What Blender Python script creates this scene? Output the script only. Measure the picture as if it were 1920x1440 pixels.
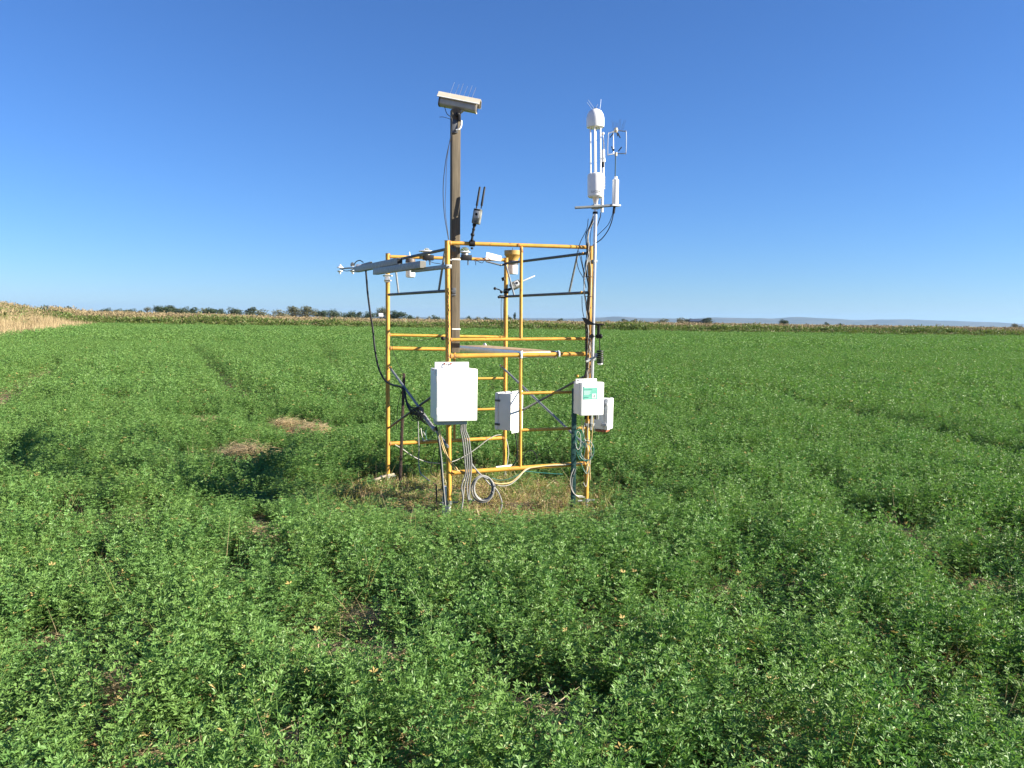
import bpy, bmesh, math, random
import numpy as np
from mathutils import Vector, Matrix, noise

# ------------------------------------------------------------------ clear
for o in list(bpy.data.objects):
    bpy.data.objects.remove(o, do_unlink=True)
scene = bpy.context.scene
COL = scene.collection
R = math.radians

# ------------------------------------------------------------------ camera
W0, H0, F0 = 1920.0, 1440.0, 1500.0
CAM_H = 1.6
PITCH = math.atan(120.0 / F0)
ROLL = R(0.8)
CM = Matrix.Rotation(R(90) - PITCH, 3, 'X') @ Matrix.Rotation(ROLL, 3, 'Z')
CAM = Vector((0, 0, CAM_H))
cd = bpy.data.cameras.new('camera')
cam = bpy.data.objects.new('camera', cd)
COL.objects.link(cam)
cam.matrix_world = Matrix.Translation(CAM) @ CM.to_4x4()
cd.sensor_width = 36.0
cd.lens = 36.0 * F0 / W0
cd.clip_start = 0.05
cd.clip_end = 60000
scene.camera = cam

# ------------------------------------------------------------------ sky, sun, exposure
SUN_EL, SUN_AZ = R(25.0), R(100.0)        # azimuth clockwise from +Y
sun_dir = Vector((math.sin(SUN_AZ) * math.cos(SUN_EL), math.cos(SUN_AZ) * math.cos(SUN_EL), math.sin(SUN_EL)))
world = bpy.data.worlds.new('World')
scene.world = world
world.use_nodes = True
wt = world.node_tree
for n in list(wt.nodes):
    wt.nodes.remove(n)
sky = wt.nodes.new('ShaderNodeTexSky')
sky.sky_type = 'NISHITA'
sky.sun_disc = False
sky.sun_elevation = SUN_EL
sky.sun_rotation = SUN_AZ
sky.altitude = 3000
sky.air_density = 1.45
sky.dust_density = 0.3
sky.ozone_density = 8.0
wb = wt.nodes.new('ShaderNodeMix')          # the photograph's cool white balance, over the whole sky alike
wb.data_type = 'RGBA'
wb.blend_type = 'MULTIPLY'
wb.inputs['Factor'].default_value = 1.0
wb.inputs['B'].default_value = (0.75, 0.865, 1.06, 1)
bg = wt.nodes.new('ShaderNodeBackground')
bg.inputs['Strength'].default_value = 0.052
wo = wt.nodes.new('ShaderNodeOutputWorld')
wt.links.new(sky.outputs['Color'], wb.inputs['A'])
wt.links.new(wb.outputs['Result'], bg.inputs['Color'])
wt.links.new(bg.outputs['Background'], wo.inputs['Surface'])

sl = bpy.data.lights.new('sun', 'SUN')
sl.energy = 5.0
sl.angle = R(0.53)
sl.color = (1.0, 0.92, 0.78)
sun = bpy.data.objects.new('sun', sl)
COL.objects.link(sun)
sun.rotation_euler = (-sun_dir).to_track_quat('-Z', 'Y').to_euler()
sun.location = (40, -10, 40)

vs = scene.view_settings
vs.view_transform = 'Standard'
vs.look = 'None'
vs.exposure = 1.6
vs.gamma = 1.0
vs.use_curve_mapping = False
try:
    scene.cycles.max_bounces = 6
    scene.cycles.diffuse_bounces = 3
    scene.cycles.transmission_bounces = 4
    scene.cycles.transparent_max_bounces = 6
    scene.cycles.volume_bounces = 0
    scene.cycles.use_denoising = True
except Exception:
    pass

# ------------------------------------------------------------------ pixel -> place
def ray(px, py):
    return CM @ Vector(((px - W0 / 2) / F0, (H0 / 2 - py) / F0, -1.0))
def P(px, py, Y):
    d = ray(px, py)
    return CAM + d * (Y / d.y)
def G(px, py, z=0.0):
    d = ray(px, py)
    return CAM + d * ((z - CAM_H) / d.z)

# ------------------------------------------------------------------ materials
def nd(t, kind, **kw):
    n = t.nodes.new(kind)
    for k, v in kw.items():
        setattr(n, k, v)
    return n
MATS = {}
def mat(name, c1, c2=None, scale=20.0, rough=0.5, metal=0.0, bump=0.0, spots=None, spot_at=0.62, spot_scale=None, spec=0.5, stretch=(1, 1, 1), rvar=0.12):
    """two-tone mottled surface with optional hard-edged spots (rust, dirt, chips)"""
    if name in MATS:
        return MATS[name]
    m = bpy.data.materials.new(name)
    m.use_nodes = True
    t = m.node_tree
    b = t.nodes['Principled BSDF']
    tc = nd(t, 'ShaderNodeTexCoord')
    mp = nd(t, 'ShaderNodeMapping')
    mp.inputs['Scale'].default_value = stretch
    t.links.new(tc.outputs['Object'], mp.inputs['Vector'])
    nz = nd(t, 'ShaderNodeTexNoise')
    nz.inputs['Scale'].default_value = scale
    nz.inputs['Detail'].default_value = 5
    nz.inputs['Roughness'].default_value = 0.62
    t.links.new(mp.outputs['Vector'], nz.inputs['Vector'])
    mx = nd(t, 'ShaderNodeMix', data_type='RGBA')
    mx.inputs['A'].default_value = (*c1, 1)
    mx.inputs['B'].default_value = (*(c2 or tuple(x * 0.8 for x in c1)), 1)
    mr = nd(t, 'ShaderNodeMapRange')
    mr.inputs['From Min'].default_value = 0.35
    mr.inputs['From Max'].default_value = 0.68
    t.links.new(nz.outputs['Fac'], mr.inputs['Value'])
    t.links.new(mr.outputs['Result'], mx.inputs['Factor'])
    out = mx.outputs['Result']
    if spots:
        n2 = nd(t, 'ShaderNodeTexNoise')
        n2.inputs['Scale'].default_value = spot_scale or scale * 0.6
        n2.inputs['Detail'].default_value = 7
        n2.inputs['Roughness'].default_value = 0.7
        t.links.new(mp.outputs['Vector'], n2.inputs['Vector'])
        m2 = nd(t, 'ShaderNodeMapRange')
        m2.inputs['From Min'].default_value = spot_at
        m2.inputs['From Max'].default_value = spot_at + 0.04
        t.links.new(n2.outputs['Fac'], m2.inputs['Value'])
        x2 = nd(t, 'ShaderNodeMix', data_type='RGBA')
        x2.inputs['B'].default_value = (*spots, 1)
        t.links.new(out, x2.inputs['A'])
        t.links.new(m2.outputs['Result'], x2.inputs['Factor'])
        out = x2.outputs['Result']
    t.links.new(out, b.inputs['Base Color'])
    m3 = nd(t, 'ShaderNodeMapRange')
    m3.inputs['To Min'].default_value = max(0.02, rough - rvar)
    m3.inputs['To Max'].default_value = min(1, rough + rvar)
    t.links.new(nz.outputs['Fac'], m3.inputs['Value'])
    t.links.new(m3.outputs['Result'], b.inputs['Roughness'])
    b.inputs['Metallic'].default_value = metal
    b.inputs['Specular IOR Level'].default_value = spec
    if bump:
        bp = nd(t, 'ShaderNodeBump')
        bp.inputs['Strength'].default_value = bump
        bp.inputs['Distance'].default_value = 0.004
        t.links.new(nz.outputs['Fac'], bp.inputs['Height'])
        t.links.new(bp.outputs['Normal'], b.inputs['Normal'])
    MATS[name] = m
    return m

def leaf_mat(name, c1, c2, c3, trans=0.35, rough=0.45, spec=0.4):
    """foliage: colour varies per plant (random) and per leaf (vertex attribute 'tint'); thin leaves let light through"""
    m = bpy.data.materials.new(name)
    m.use_nodes = True
    t = m.node_tree
    b = t.nodes['Principled BSDF']
    out = t.nodes['Material Output']
    at = nd(t, 'ShaderNodeAttribute', attribute_name='tint')
    oi = nd(t, 'ShaderNodeObjectInfo')
    a1 = nd(t, 'ShaderNodeMix', data_type='RGBA')
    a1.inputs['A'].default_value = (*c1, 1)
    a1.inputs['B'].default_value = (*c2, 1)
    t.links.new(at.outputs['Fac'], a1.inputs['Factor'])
    a2 = nd(t, 'ShaderNodeMix', data_type='RGBA')
    a2.inputs['B'].default_value = (*c3, 1)
    mr = nd(t, 'ShaderNodeMapRange')
    mr.inputs['From Min'].default_value = 0.0
    mr.inputs['From Max'].default_value = 1.0
    mr.inputs['To Max'].default_value = 0.55
    t.links.new(oi.outputs['Random'], mr.inputs['Value'])
    t.links.new(mr.outputs['Result'], a2.inputs['Factor'])
    t.links.new(a1.outputs['Result'], a2.inputs['A'])
    t.links.new(a2.outputs['Result'], b.inputs['Base Color'])
    b.inputs['Roughness'].default_value = rough
    b.inputs['Specular IOR Level'].default_value = spec
    tr = nd(t, 'ShaderNodeBsdfTranslucent')
    hv = nd(t, 'ShaderNodeHueSaturation')
    hv.inputs['Saturation'].default_value = 1.15
    hv.inputs['Value'].default_value = 1.25
    t.links.new(a2.outputs['Result'], hv.inputs['Color'])
    t.links.new(hv.outputs['Color'], tr.inputs['Color'])
    ms = nd(t, 'ShaderNodeMixShader')
    ms.inputs['Fac'].default_value = trans
    t.links.new(b.outputs['BSDF'], ms.inputs[1])
    t.links.new(tr.outputs['BSDF'], ms.inputs[2])
    t.links.new(ms.outputs['Shader'], out.inputs['Surface'])
    MATS[name] = m
    return m

# ------------------------------------------------------------------ objects
def tag(o, label=None, cat=None, group=None, kind=None):
    if label: o['label'] = label
    if cat: o['category'] = cat
    if group: o['group'] = group
    if kind: o['kind'] = kind
    return o
def thing(name, label, cat, base, group=None):
    o = bpy.data.objects.new(name, None)
    o.empty_display_size = 0.05
    COL.objects.link(o)
    o.location = base
    return tag(o, label, cat, group)
def root_loc(o):
    v = Vector((0, 0, 0))
    while o is not None:
        v += o.location
        o = o.parent
    return v

class MB:
    """collects faces in world coordinates; build() makes ONE mesh object"""
    def __init__(s):
        s.v, s.f = [], []
    def add(s, vs, fs):
        k = len(s.v)
        s.v += [Vector(p) for p in vs]
        s.f += [tuple(i + k for i in f) for f in fs]
        return s
    def tube(s, pts, r, n=10, caps=True):
        pts = [Vector(p) for p in pts]
        rs = r if isinstance(r, (list, tuple)) else [r] * len(pts)
        k = len(s.v)
        up = None
        for i, p in enumerate(pts):
            d = (pts[min(i + 1, len(pts) - 1)] - pts[max(i - 1, 0)])
            if d.length < 1e-9: d = Vector((0, 0, 1))
            d.normalize()
            if up is None:
                up = d.orthogonal().normalized()
            else:
                up = up - d * up.dot(d)
                up = up.normalized() if up.length > 1e-6 else d.orthogonal().normalized()
            w = d.cross(up)
            for j in range(n):
                a = 2 * math.pi * j / n
                s.v.append(p + (up * math.cos(a) + w * math.sin(a)) * rs[i])
        for i in range(len(pts) - 1):
            for j in range(n):
                a, b = k + i * n + j, k + i * n + (j + 1) % n
                s.f.append((a, b, b + n, a + n))
        if caps:
            s.f.append(tuple(k + j for j in reversed(range(n))))
            e = k + (len(pts) - 1) * n
            s.f.append(tuple(e + j for j in range(n)))
        return s
    def box(s, c, ax, size, bev=0.0):
        """box centred at c, axes ax (3 unit vectors), full sizes, chamfered edges"""
        bm = bmesh.new()
        bmesh.ops.create_cube(bm, size=1.0)
        for v in bm.verts:
            v.co = Vector((v.co.x * size[0], v.co.y * size[1], v.co.z * size[2]))
        if bev > 0:
            bmesh.ops.bevel(bm, geom=list(bm.edges), offset=min(bev, 0.45 * min(size)), segments=2, profile=0.6, affect='EDGES')
        M = Matrix((ax[0], ax[1], ax[2])).transposed()
        bm.verts.index_update()
        s.add([Vector(c) + M @ v.co for v in bm.verts], [[v.index for v in f.verts] for f in bm.faces])
        bm.free()
        return s
    def lathe(s, c, axis, prof, n=20):
        """prof: list of (radius, height along axis)"""
        axis = Vector(axis).normalized()
        u = axis.orthogonal().normalized()
        w = axis.cross(u)
        c = Vector(c)
        k = len(s.v)
        for (r, h) in prof:
            for j in range(n):
                a = 2 * math.pi * j / n
                s.v.append(c + axis * h + (u * math.cos(a) + w * math.sin(a)) * max(r, 1e-5))
        for i in range(len(prof) - 1):
            for j in range(n):
                a, b = k + i * n + j, k + i * n + (j + 1) % n
                s.f.append((a, b, b + n, a + n))
        s.f.append(tuple(k + j for j in reversed(range(n))))
        e = k + (len(prof) - 1) * n
        s.f.append(tuple(e + j for j in range(n)))
        return s
    def ball(s, c, r, n=12):
        pr = [(r * math.sin(math.pi * i / 8), -r * math.cos(math.pi * i / 8)) for i in range(9)]
        return s.lathe(c, (0, 0, 1), pr, n)
    def prism(s, poly, ext):
        poly = [Vector(p) for p in poly]
        ext = Vector(ext)
        n = len(poly)
        k = len(s.v)
        s.v += poly + [p + ext for p in poly]
        s.f.append(tuple(k + i for i in reversed(range(n))))
        s.f.append(tuple(k + n + i for i in range(n)))
        for i in range(n):
            j = (i + 1) % n
            s.f.append((k + i, k + j, k + n + j, k + n + i))
        return s
    def build(s, name, material, parent=None, label=None, smooth=True):
        off = root_loc(parent) if parent else Vector((0, 0, 0))
        me = bpy.data.meshes.new(name)
        me.from_pydata([v - off for v in s.v], [], s.f)
        me.materials.append(material)
        bm = bmesh.new()
        bm.from_mesh(me)
        bmesh.ops.recalc_face_normals(bm, faces=list(bm.faces))
        bm.to_mesh(me)
        bm.free()
        if smooth:
            me.polygons.foreach_set('use_smooth', [True] * len(me.polygons))
            me.set_sharp_from_angle(angle=R(38))
        o = bpy.data.objects.new(name, me)
        COL.objects.link(o)
        if parent: o.parent = parent
        if label: o['label'] = label
        return o
def single(mb, name, material, label, cat, group=None, base=None):
    """a thing that is one mesh: origin moved to its base"""
    o = mb.build(name, material)
    vs_ = [v.co.copy() for v in o.data.vertices]
    zmin = min(v.z for v in vs_)
    b = Vector(base) if base is not None else Vector((sum(v.x for v in vs_) / len(vs_), sum(v.y for v in vs_) / len(vs_), zmin))
    for v in o.data.vertices:
        v.co -= b
    o.location = b
    return tag(o, label, cat, group)

def spline(pts, n=8):
    """Catmull-Rom through the points"""
    pts = [Vector(p) for p in pts]
    q = [pts[0] * 2 - pts[1]] + pts + [pts[-1] * 2 - pts[-2]]
    out = []
    for i in range(1, len(q) - 2):
        a, b, c, d = q[i - 1], q[i], q[i + 1], q[i + 2]
        for k in range(n):
            t = k / n
            out.append(0.5 * ((2 * b) + (c - a) * t + (2 * a - 5 * b + 4 * c - d) * t * t + (3 * b - a - 3 * c + d) * t ** 3))
    out.append(pts[-1])
    return out

# ================================================================== LAND
def sstep(a, b, x):
    t = min(1, max(0, (x - a) / (b - a)))
    return t * t * (3 - 2 * t)
LEFT_EDGE = [(-10, 5), (-22, 28), (-27, 40), (-32, 53), (-60, 117), (-90, 180), (-160, 330)]
def edge_x(y):
    e = LEFT_EDGE
    if y <= e[0][1]:
        return e[0][0] + (e[0][1] - y) * 0.45
    for (x0, y0), (x1, y1) in zip(e, e[1:]):
        if y <= y1:
            return x0 + (x1 - x0) * (y - y0) / (y1 - y0)
    return e[-1][0]
def land_z(x, y):
    """a low bank of dry grass rises beyond the field's left edge"""
    d = (edge_x(y) - x) * 0.9
    z = 0.0
    if d > 0:
        z = 1.95 * sstep(0, 12, d) * (1 - .75 * sstep(95, 150, y)) * (1 - sstep(500, 1500, d))
    z += 0.02 * noise.noise(Vector((x * 0.25, y * 0.25, 3.0))) if (abs(x) < 200 and y < 300) else 0
    return z
def axis_steps(lim_a, step_a, far):
    v = [0.0]
    while v[-1] < far:
        s = step_a if v[-1] < lim_a else step_a * (1 + (v[-1] - lim_a) / 25.0)
        v.append(v[-1] + s)
    return v
pos = axis_steps(12, 0.5, 15000)
xs = [-p for p in reversed(pos[1:])] + pos
ys = xs
gv = [(x, y, land_z(x, y)) for y in ys for x in xs]
nx = len(xs)
gf = [(j * nx + i, j * nx + i + 1, (j + 1) * nx + i + 1, (j + 1) * nx + i) for j in range(len(ys) - 1) for i in range(nx - 1)]
gm = bpy.data.meshes.new('ground')
gm.from_pydata(gv, [], gf)
gm.polygons.foreach_set('use_smooth', [True] * len(gm.polygons))
def ground_mat():
    m = bpy.data.materials.new('soil')
    m.use_nodes = True
    t = m.node_tree
    b = t.nodes['Principled BSDF']
    ge = nd(t, 'ShaderNodeNewGeometry')
    n1 = nd(t, 'ShaderNodeTexNoise'); n1.inputs['Scale'].default_value = 2.2; n1.inputs['Detail'].default_value = 8; n1.inputs['Roughness'].default_value = 0.7
    n2 = nd(t, 'ShaderNodeTexNoise'); n2.inputs['Scale'].default_value = 38; n2.inputs['Detail'].default_value = 6; n2.inputs['Roughness'].default_value = 0.75
    for n in (n1, n2): t.links.new(ge.outputs['Position'], n.inputs['Vector'])
    def ramp(src, lo, hi):
        r = nd(t, 'ShaderNodeMapRange'); r.inputs['From Min'].default_value = lo; r.inputs['From Max'].default_value = hi
        t.links.new(src, r.inputs['Value']); return r.outputs['Result']
    def mix(f, a, c):
        x = nd(t, 'ShaderNodeMix', data_type='RGBA')
        t.links.new(f, x.inputs['Factor'])
        for s, v in (('A', a), ('B', c)):
            if isinstance(v, tuple): x.inputs[s].default_value = (*v, 1)
            else: t.links.new(v, x.inputs[s])
        return x.outputs['Result']
    soil = mix(ramp(n2.outputs['Fac'], 0.35, 0.65), (0.19, 0.125, 0.08), (0.35, 0.25, 0.16))
    soil = mix(ramp(n1.outputs['Fac'], 0.5, 0.62), soil, (0.42, 0.31, 0.18))
    # beyond the field: dry stubble land
    sx = nd(t, 'ShaderNodeSeparateXYZ'); t.links.new(ge.outputs['Position'], sx.inputs[0])
    n3 = nd(t, 'ShaderNodeTexNoise'); n3.inputs['Scale'].default_value = 0.01; n3.inputs['Detail'].default_value = 5
    t.links.new(ge.outputs['Position'], n3.inputs['Vector'])
    dry = mix(ramp(n3.outputs['Fac'], 0.4, 0.6), (0.34, 0.26, 0.13), (0.20, 0.20, 0.08))
    col = mix(ramp(sx.outputs['Y'], 98, 104), soil, dry)
    t.links.new(col, b.inputs['Base Color'])
    b.inputs['Roughness'].default_value = 0.95
    b.inputs['Specular IOR Level'].default_value = 0.15
    bp = nd(t, 'ShaderNodeBump'); bp.inputs['Strength'].default_value = 0.9; bp.inputs['Distance'].default_value = 0.02
    t.links.new(n2.outputs['Fac'], bp.inputs['Height']); t.links.new(bp.outputs['Normal'], b.inputs['Normal'])
    return m
gm.materials.append(ground_mat())
ground = bpy.data.objects.new('ground', gm)
COL.objects.link(ground)
tag(ground, kind='structure')

# ------------------------------------------------------------------ plants: prototypes and scatter
rng = np.random.default_rng(7)
class Leaves:
    def __init__(s):
        s.v, s.f, s.t, s.m = [], [], [], []
    def leaflet(s, p, d, up, L, Wd, tint, fold=0.25, mi=0):
        d = d / (np.linalg.norm(d) + 1e-9)
        side = np.cross(d, up); side /= (np.linalg.norm(side) + 1e-9)
        nrm = np.cross(side, d)
        k = len(s.v)
        s.v += [p, p + d * L * .58 + side * Wd * .5 + nrm * Wd * fold, p + d * L, p + d * L * .58 - side * Wd * .5 + nrm * Wd * fold]
        s.f += [(k, k + 1, k + 2), (k, k + 2, k + 3)]
        s.t += [tint] * 4
        s.m += [mi, mi]
    def blade(s, p, d, up, L, Wd, tint, droop=0.5, mi=0, seg=2):
        """grass blade in two or three bent quads"""
        d = d / np.linalg.norm(d)
        side = np.cross(d, up); side /= (np.linalg.norm(side) + 1e-9)
        k = len(s.v); q = p.copy(); dd = d.copy()
        for i in range(seg + 1):
            w = Wd * (1 - i / (seg + .15)) * .5
            s.v += [q - side * w, q + side * w]
            s.t += [tint, tint]
            dd = dd + np.array([d[0], d[1], 0]) * droop / seg + np.array([0, 0, -droop / seg])
            dd = dd / np.linalg.norm(dd)
            q = q + dd * L / seg
        for i in range(seg):
            a = k + 2 * i
            s.f.append((a, a + 1, a + 3, a + 2)); s.m.append(mi)
    def stem(s, pts, r, tint, mi=0):
        k = len(s.v)
        for i, p in enumerate(pts):
            rr = r * (1 - 0.6 * i / len(pts))
            for a in (0, 2.094, 4.189):
                s.v.append(p + np.array([math.cos(a) * rr, math.sin(a) * rr, 0])); s.t.append(tint)
        for i in range(len(pts) - 1):
            for j in range(3):
                a, b = k + 3 * i + j, k + 3 * i + (j + 1) % 3
                s.f.append((a, b, b + 3, a + 3)); s.m.append(mi)
    def mesh(s, name, mats):
        me = bpy.data.meshes.new(name)
        me.from_pydata([tuple(v) for v in s.v], [], s.f)
        for m in mats: me.materials.append(m)
        me.polygons.foreach_set('material_index', s.m)
        a = me.attributes.new('tint', 'FLOAT', 'POINT')
        a.data.foreach_set('value', np.array(s.t, dtype=np.float32))
        me.update()
        return me
def rdir(r, tilt):
    a = r.uniform(0, 2 * math.pi)
    return np.array([math.cos(a) * math.sin(tilt), math.sin(a) * math.sin(tilt), math.cos(tilt)])
UPV = np.array([0, 0, 1.0])
def alfalfa(seed, stems, height, leaf, spread, node_gap, base_r=0.05, leaf_from=0.22):
    r = np.random.default_rng(seed)
    L = Leaves()
    for _ in range(stems):
        a = r.uniform(0, 2 * math.pi); b0 = base_r * math.sqrt(r.uniform())
        p = np.array([math.cos(a) * b0, math.sin(a) * b0, 0.0])
        tilt = abs(r.normal(0, spread))
        d = np.array([math.cos(a + r.normal(0, .4)) * math.sin(tilt), math.sin(a) * math.sin(tilt), math.cos(tilt)])
        h = height * r.uniform(.55, 1.2)
        n = max(4, int(h / node_gap))
        pts = [p.copy()]
        phi = r.uniform(0, 6.28)
        for i in range(n):
            f = (i + 1) / n
            d = d + r.normal(0, .07, 3) + np.array([0, 0, .03]); d /= np.linalg.norm(d)
            p = p + d * (h / n)
            pts.append(p.copy())
            if f < leaf_from: continue
            phi += 2.4 + r.normal(0, .4)
            for rep in range(2 if f > .55 else 1):
                az = phi + rep * 2.6
                out = np.array([math.cos(az), math.sin(az), r.uniform(-.1, .6) + (r.uniform(.1, 1.1) if f > .7 else 0)]); out /= np.linalg.norm(out)
                q = p + out * leaf * r.uniform(.5, 1.4)
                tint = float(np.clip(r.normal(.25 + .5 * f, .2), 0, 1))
                sz = leaf * r.uniform(.75, 1.2) * (1.0 if f < .85 else .8)
                side = np.cross(out, UPV); side /= np.linalg.norm(side)
                upv = np.cross(side, out) + r.normal(0, .25, 3)
                dead = int(f < .8 and r.uniform() < .045)
                L.leaflet(q, out, upv, sz, sz * .40, tint, mi=dead)
                for sg in (-1, 1):
                    o2 = out * .45 + side * sg * .9 + UPV * r.uniform(-.1, .35)
                    L.leaflet(q, o2, upv + r.normal(0, .2, 3), sz * .9, sz * .36, tint, mi=dead)
        for k in range(4):      # growing tip
            dd = d * 1.0 + rdir(r, 1.0) * .8
            L.leaflet(p, dd, np.cross(dd, rdir(r, 1.2)), leaf * .8, leaf * .3, .95)
        L.stem(pts[::max(1, len(pts) // 4)], 0.0016, .75)
    return L
def unlinked(name, mesh):
    return bpy.data.objects.new(name, mesh)
def proto_collection(name, meshes):
    c = bpy.data.collections.new(name)
    for i, me in enumerate(meshes):
        c.objects.link(unlinked(name + '_%02d' % i, me))
    return c
def scatter(name, pts, rot, scl, idx, protos, kind='stuff'):
    me = bpy.data.meshes.new(name)
    n = len(pts)
    me.vertices.add(n)
    me.vertices.foreach_set('co', np.asarray(pts, dtype=np.float32).ravel())
    a = me.attributes.new('rot', 'FLOAT_VECTOR', 'POINT'); a.data.foreach_set('vector', np.asarray(rot, dtype=np.float32).ravel())
    a = me.attributes.new('scl', 'FLOAT_VECTOR', 'POINT'); a.data.foreach_set('vector', np.asarray(scl, dtype=np.float32).ravel())
    a = me.attributes.new('idx', 'INT', 'POINT'); a.data.foreach_set('value', np.asarray(idx, dtype=np.int32))
    me.update()
    o = bpy.data.objects.new(name, me)
    COL.objects.link(o)
    ng = bpy.data.node_groups.new(name + '_scatter', 'GeometryNodeTree')
    ng.interface.new_socket('Geometry', in_out='INPUT', socket_type='NodeSocketGeometry')
    ng.interface.new_socket('Geometry', in_out='OUTPUT', socket_type='NodeSocketGeometry')
    gi = ng.nodes.new('NodeGroupInput'); go = ng.nodes.new('NodeGroupOutput')
    ci = ng.nodes.new('GeometryNodeCollectionInfo')
    ci.inputs['Collection'].default_value = protos
    ci.inputs['Separate Children'].default_value = True
    ci.inputs['Reset Children'].default_value = True
    ip = ng.nodes.new('GeometryNodeInstanceOnPoints')
    ip.inputs['Pick Instance'].default_value = True
    def na(nm, ty):
        x = ng.nodes.new('GeometryNodeInputNamedAttribute'); x.data_type = ty; x.inputs['Name'].default_value = nm
        return next(s for s in x.outputs if s.enabled and s.name == 'Attribute')
    er = ng.nodes.new('FunctionNodeEulerToRotation')
    ng.links.new(na('rot', 'FLOAT_VECTOR'), er.inputs[0])
    ng.links.new(gi.outputs[0], ip.inputs['Points'])
    ng.links.new(ci.outputs[0], ip.inputs['Instance'])
    ng.links.new(na('idx', 'INT'), ip.inputs['Instance Index'])
    ng.links.new(er.outputs[0], ip.inputs['Rotation'])
    ng.links.new(na('scl', 'FLOAT_VECTOR'), ip.inputs['Scale'])
    ng.links.new(ip.outputs[0], go.inputs[0])
    md = o.modifiers.new('scatter', 'NODES')
    md.node_group = ng
    return tag(o, kind=kind)

# ---- masks over the field
def pix_patch(px, py, wpx, z=0.05, asp=0.8):
    p = G(px, py, z); d = p.y
    return (p.x, p.y, 1.25 * wpx / F0 * d / 2, 1.25 * wpx / F0 * d / 2 * asp)
STRAW = [pix_patch(*a) for a in [(455, 862, 84), (592, 818, 70), (385, 800, 48), (535, 806, 50), (265, 918, 40), (625, 1240, 90), (85, 992, 40),
         (150, 1003, 44), (245, 977, 34), (350, 992, 34), (515, 1020, 50), (480, 996, 30), (1480, 1102, 50), (1160, 1232, 50), (1440, 1190, 60),
         (1870, 1112, 70), (1880, 1032, 60), (1740, 1362, 80), (1035, 1362, 110), (690, 1165, 60), (225, 1290, 60), (120, 1215, 50), (520, 1420, 90),
         (1100, 850, 30), (1250, 1180, 50), (330, 1440, 80), (1680, 1010, 60), (1735, 1040, 44), (655, 1160, 40), (730, 1250, 70), (240, 1205, 40), (1385, 1125, 46), (205, 1105, 40)]]
CLEAR_C, CLEAR_A, CLEAR_B = (-0.34, 6.98), 1.32, 1.16
def clear_d(x, y):
    u = (x - CLEAR_C[0]) / CLEAR_A; v = (y - CLEAR_C[1]) / CLEAR_B
    return math.sqrt(u * u + v * v)
def lowered(x, y):
    """the crop is shorter round the trodden ground, most of all on its near side"""
    d = clear_d(x, y)
    if y > CLEAR_C[1] + .4: return .40 + .60 * sstep(.9, 1.5, d)
    return .48 + .52 * sstep(.9, 2.0, d)
def clearing(x, y):
    """0 inside the trodden weedy ground under the scaffold, 1 out in the crop"""
    u = (x - CLEAR_C[0]) / CLEAR_A; v = (y - CLEAR_C[1]) / CLEAR_B
    d = math.sqrt(u * u + v * v) + 0.22 * noise.noise(Vector((x * 1.6, y * 1.6, 9)))
    return sstep(0.82, 1.05, d)
def seg_dist(x, y, a, b):
    ax, ay = a; bx, by = b
    t = max(0, min(1, ((x - ax) * (bx - ax) + (y - ay) * (by - ay)) / ((bx - ax) ** 2 + (by - ay) ** 2)))
    return math.hypot(x - ax - t * (bx - ax), y - ay - t * (by - ay))
def gp(px, py):
    p = G(px, py, .2); return (p.x, p.y)
TRACKS = [(gp(-60, 780), gp(110, 682), 0.2, 0.06), ((-4.4, 13.2), (-22, 53), 0.16, 0.2), (gp(1290, 724), gp(1510, 750), .16, .3), (gp(1560, 768), gp(1930, 856), .18, .25),
          (gp(1540, 890), gp(1960, 1200), .08, .5), (gp(1180, 690), gp(1900, 742), .16, .4), (gp(590, 640), gp(640, 700), .14, .4)]
def track_low(x, y):
    f = 1.0
    for (a, b, w, k) in TRACKS:
        d = seg_dist(x, y, a, b)
        if d < 3 * w: f = min(f, .56 + .44 * sstep(.6 * w, 3 * w, d))
    return f
def openness(x, y):
    """chance that a plant stands here"""
    f = 1.0
    for (cx, cy, a, b) in STRAW:
        if abs(x - cx) < 1.2 and abs(y - cy) < 1.2:
            d = ((x - cx) / a) ** 2 + ((y - cy) / b) ** 2 + 1.1 * noise.noise(Vector((x * 7, y * 7, 8)))
            if d < 1.0: return .12
            f *= min(1, .35 + .4 * (d - 1))
    for (a, b, w, k) in TRACKS:
        if seg_dist(x, y, a, b) < w: f *= k
    if y < 40:
        n1 = noise.noise(Vector((x * 3.7, y * 3.7, 1.0))) + .5 * noise.noise(Vector((x * 6.1, y * 6.1, 5.0)))
        f *= sstep(-0.47, -0.13, n1) if y < 14 else .25 + .75 * sstep(-0.5, -0.2, n1)
    return f
def d_far(cy): return cy > 5.5
def poor(x, y):
    """growth falls off round the bare straw spots"""
    f = 1.0
    for (cx, cy, a, b) in STRAW:
        if abs(x - cx) < 1.3 and abs(y - cy) < 1.3:
            d = math.sqrt(((x - cx) / a) ** 2 + ((y - cy) / b) ** 2)
            f = min(f, .20 + .80 * sstep(1.0, 4.3 if d_far(cy) else 3.2, d))
    return f
def vigour(x, y):
    n1 = noise.noise(Vector((x * 0.9, y * 0.9, 21.0)))
    n2 = noise.noise(Vector((x * 0.22, y * 0.22, 4.0)))
    n3 = noise.noise(Vector((x * 3.9, y * 3.9, 11.0)))
    row = math.cos((x * 0.914 + y * 0.407) * 2 * math.pi / 1.05)
    return track_low(x, y) * (1.0 + .22 * n1 + .13 * n2 + .34 * n3 + (.05 if y < 11 else .13) * row)

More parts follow.
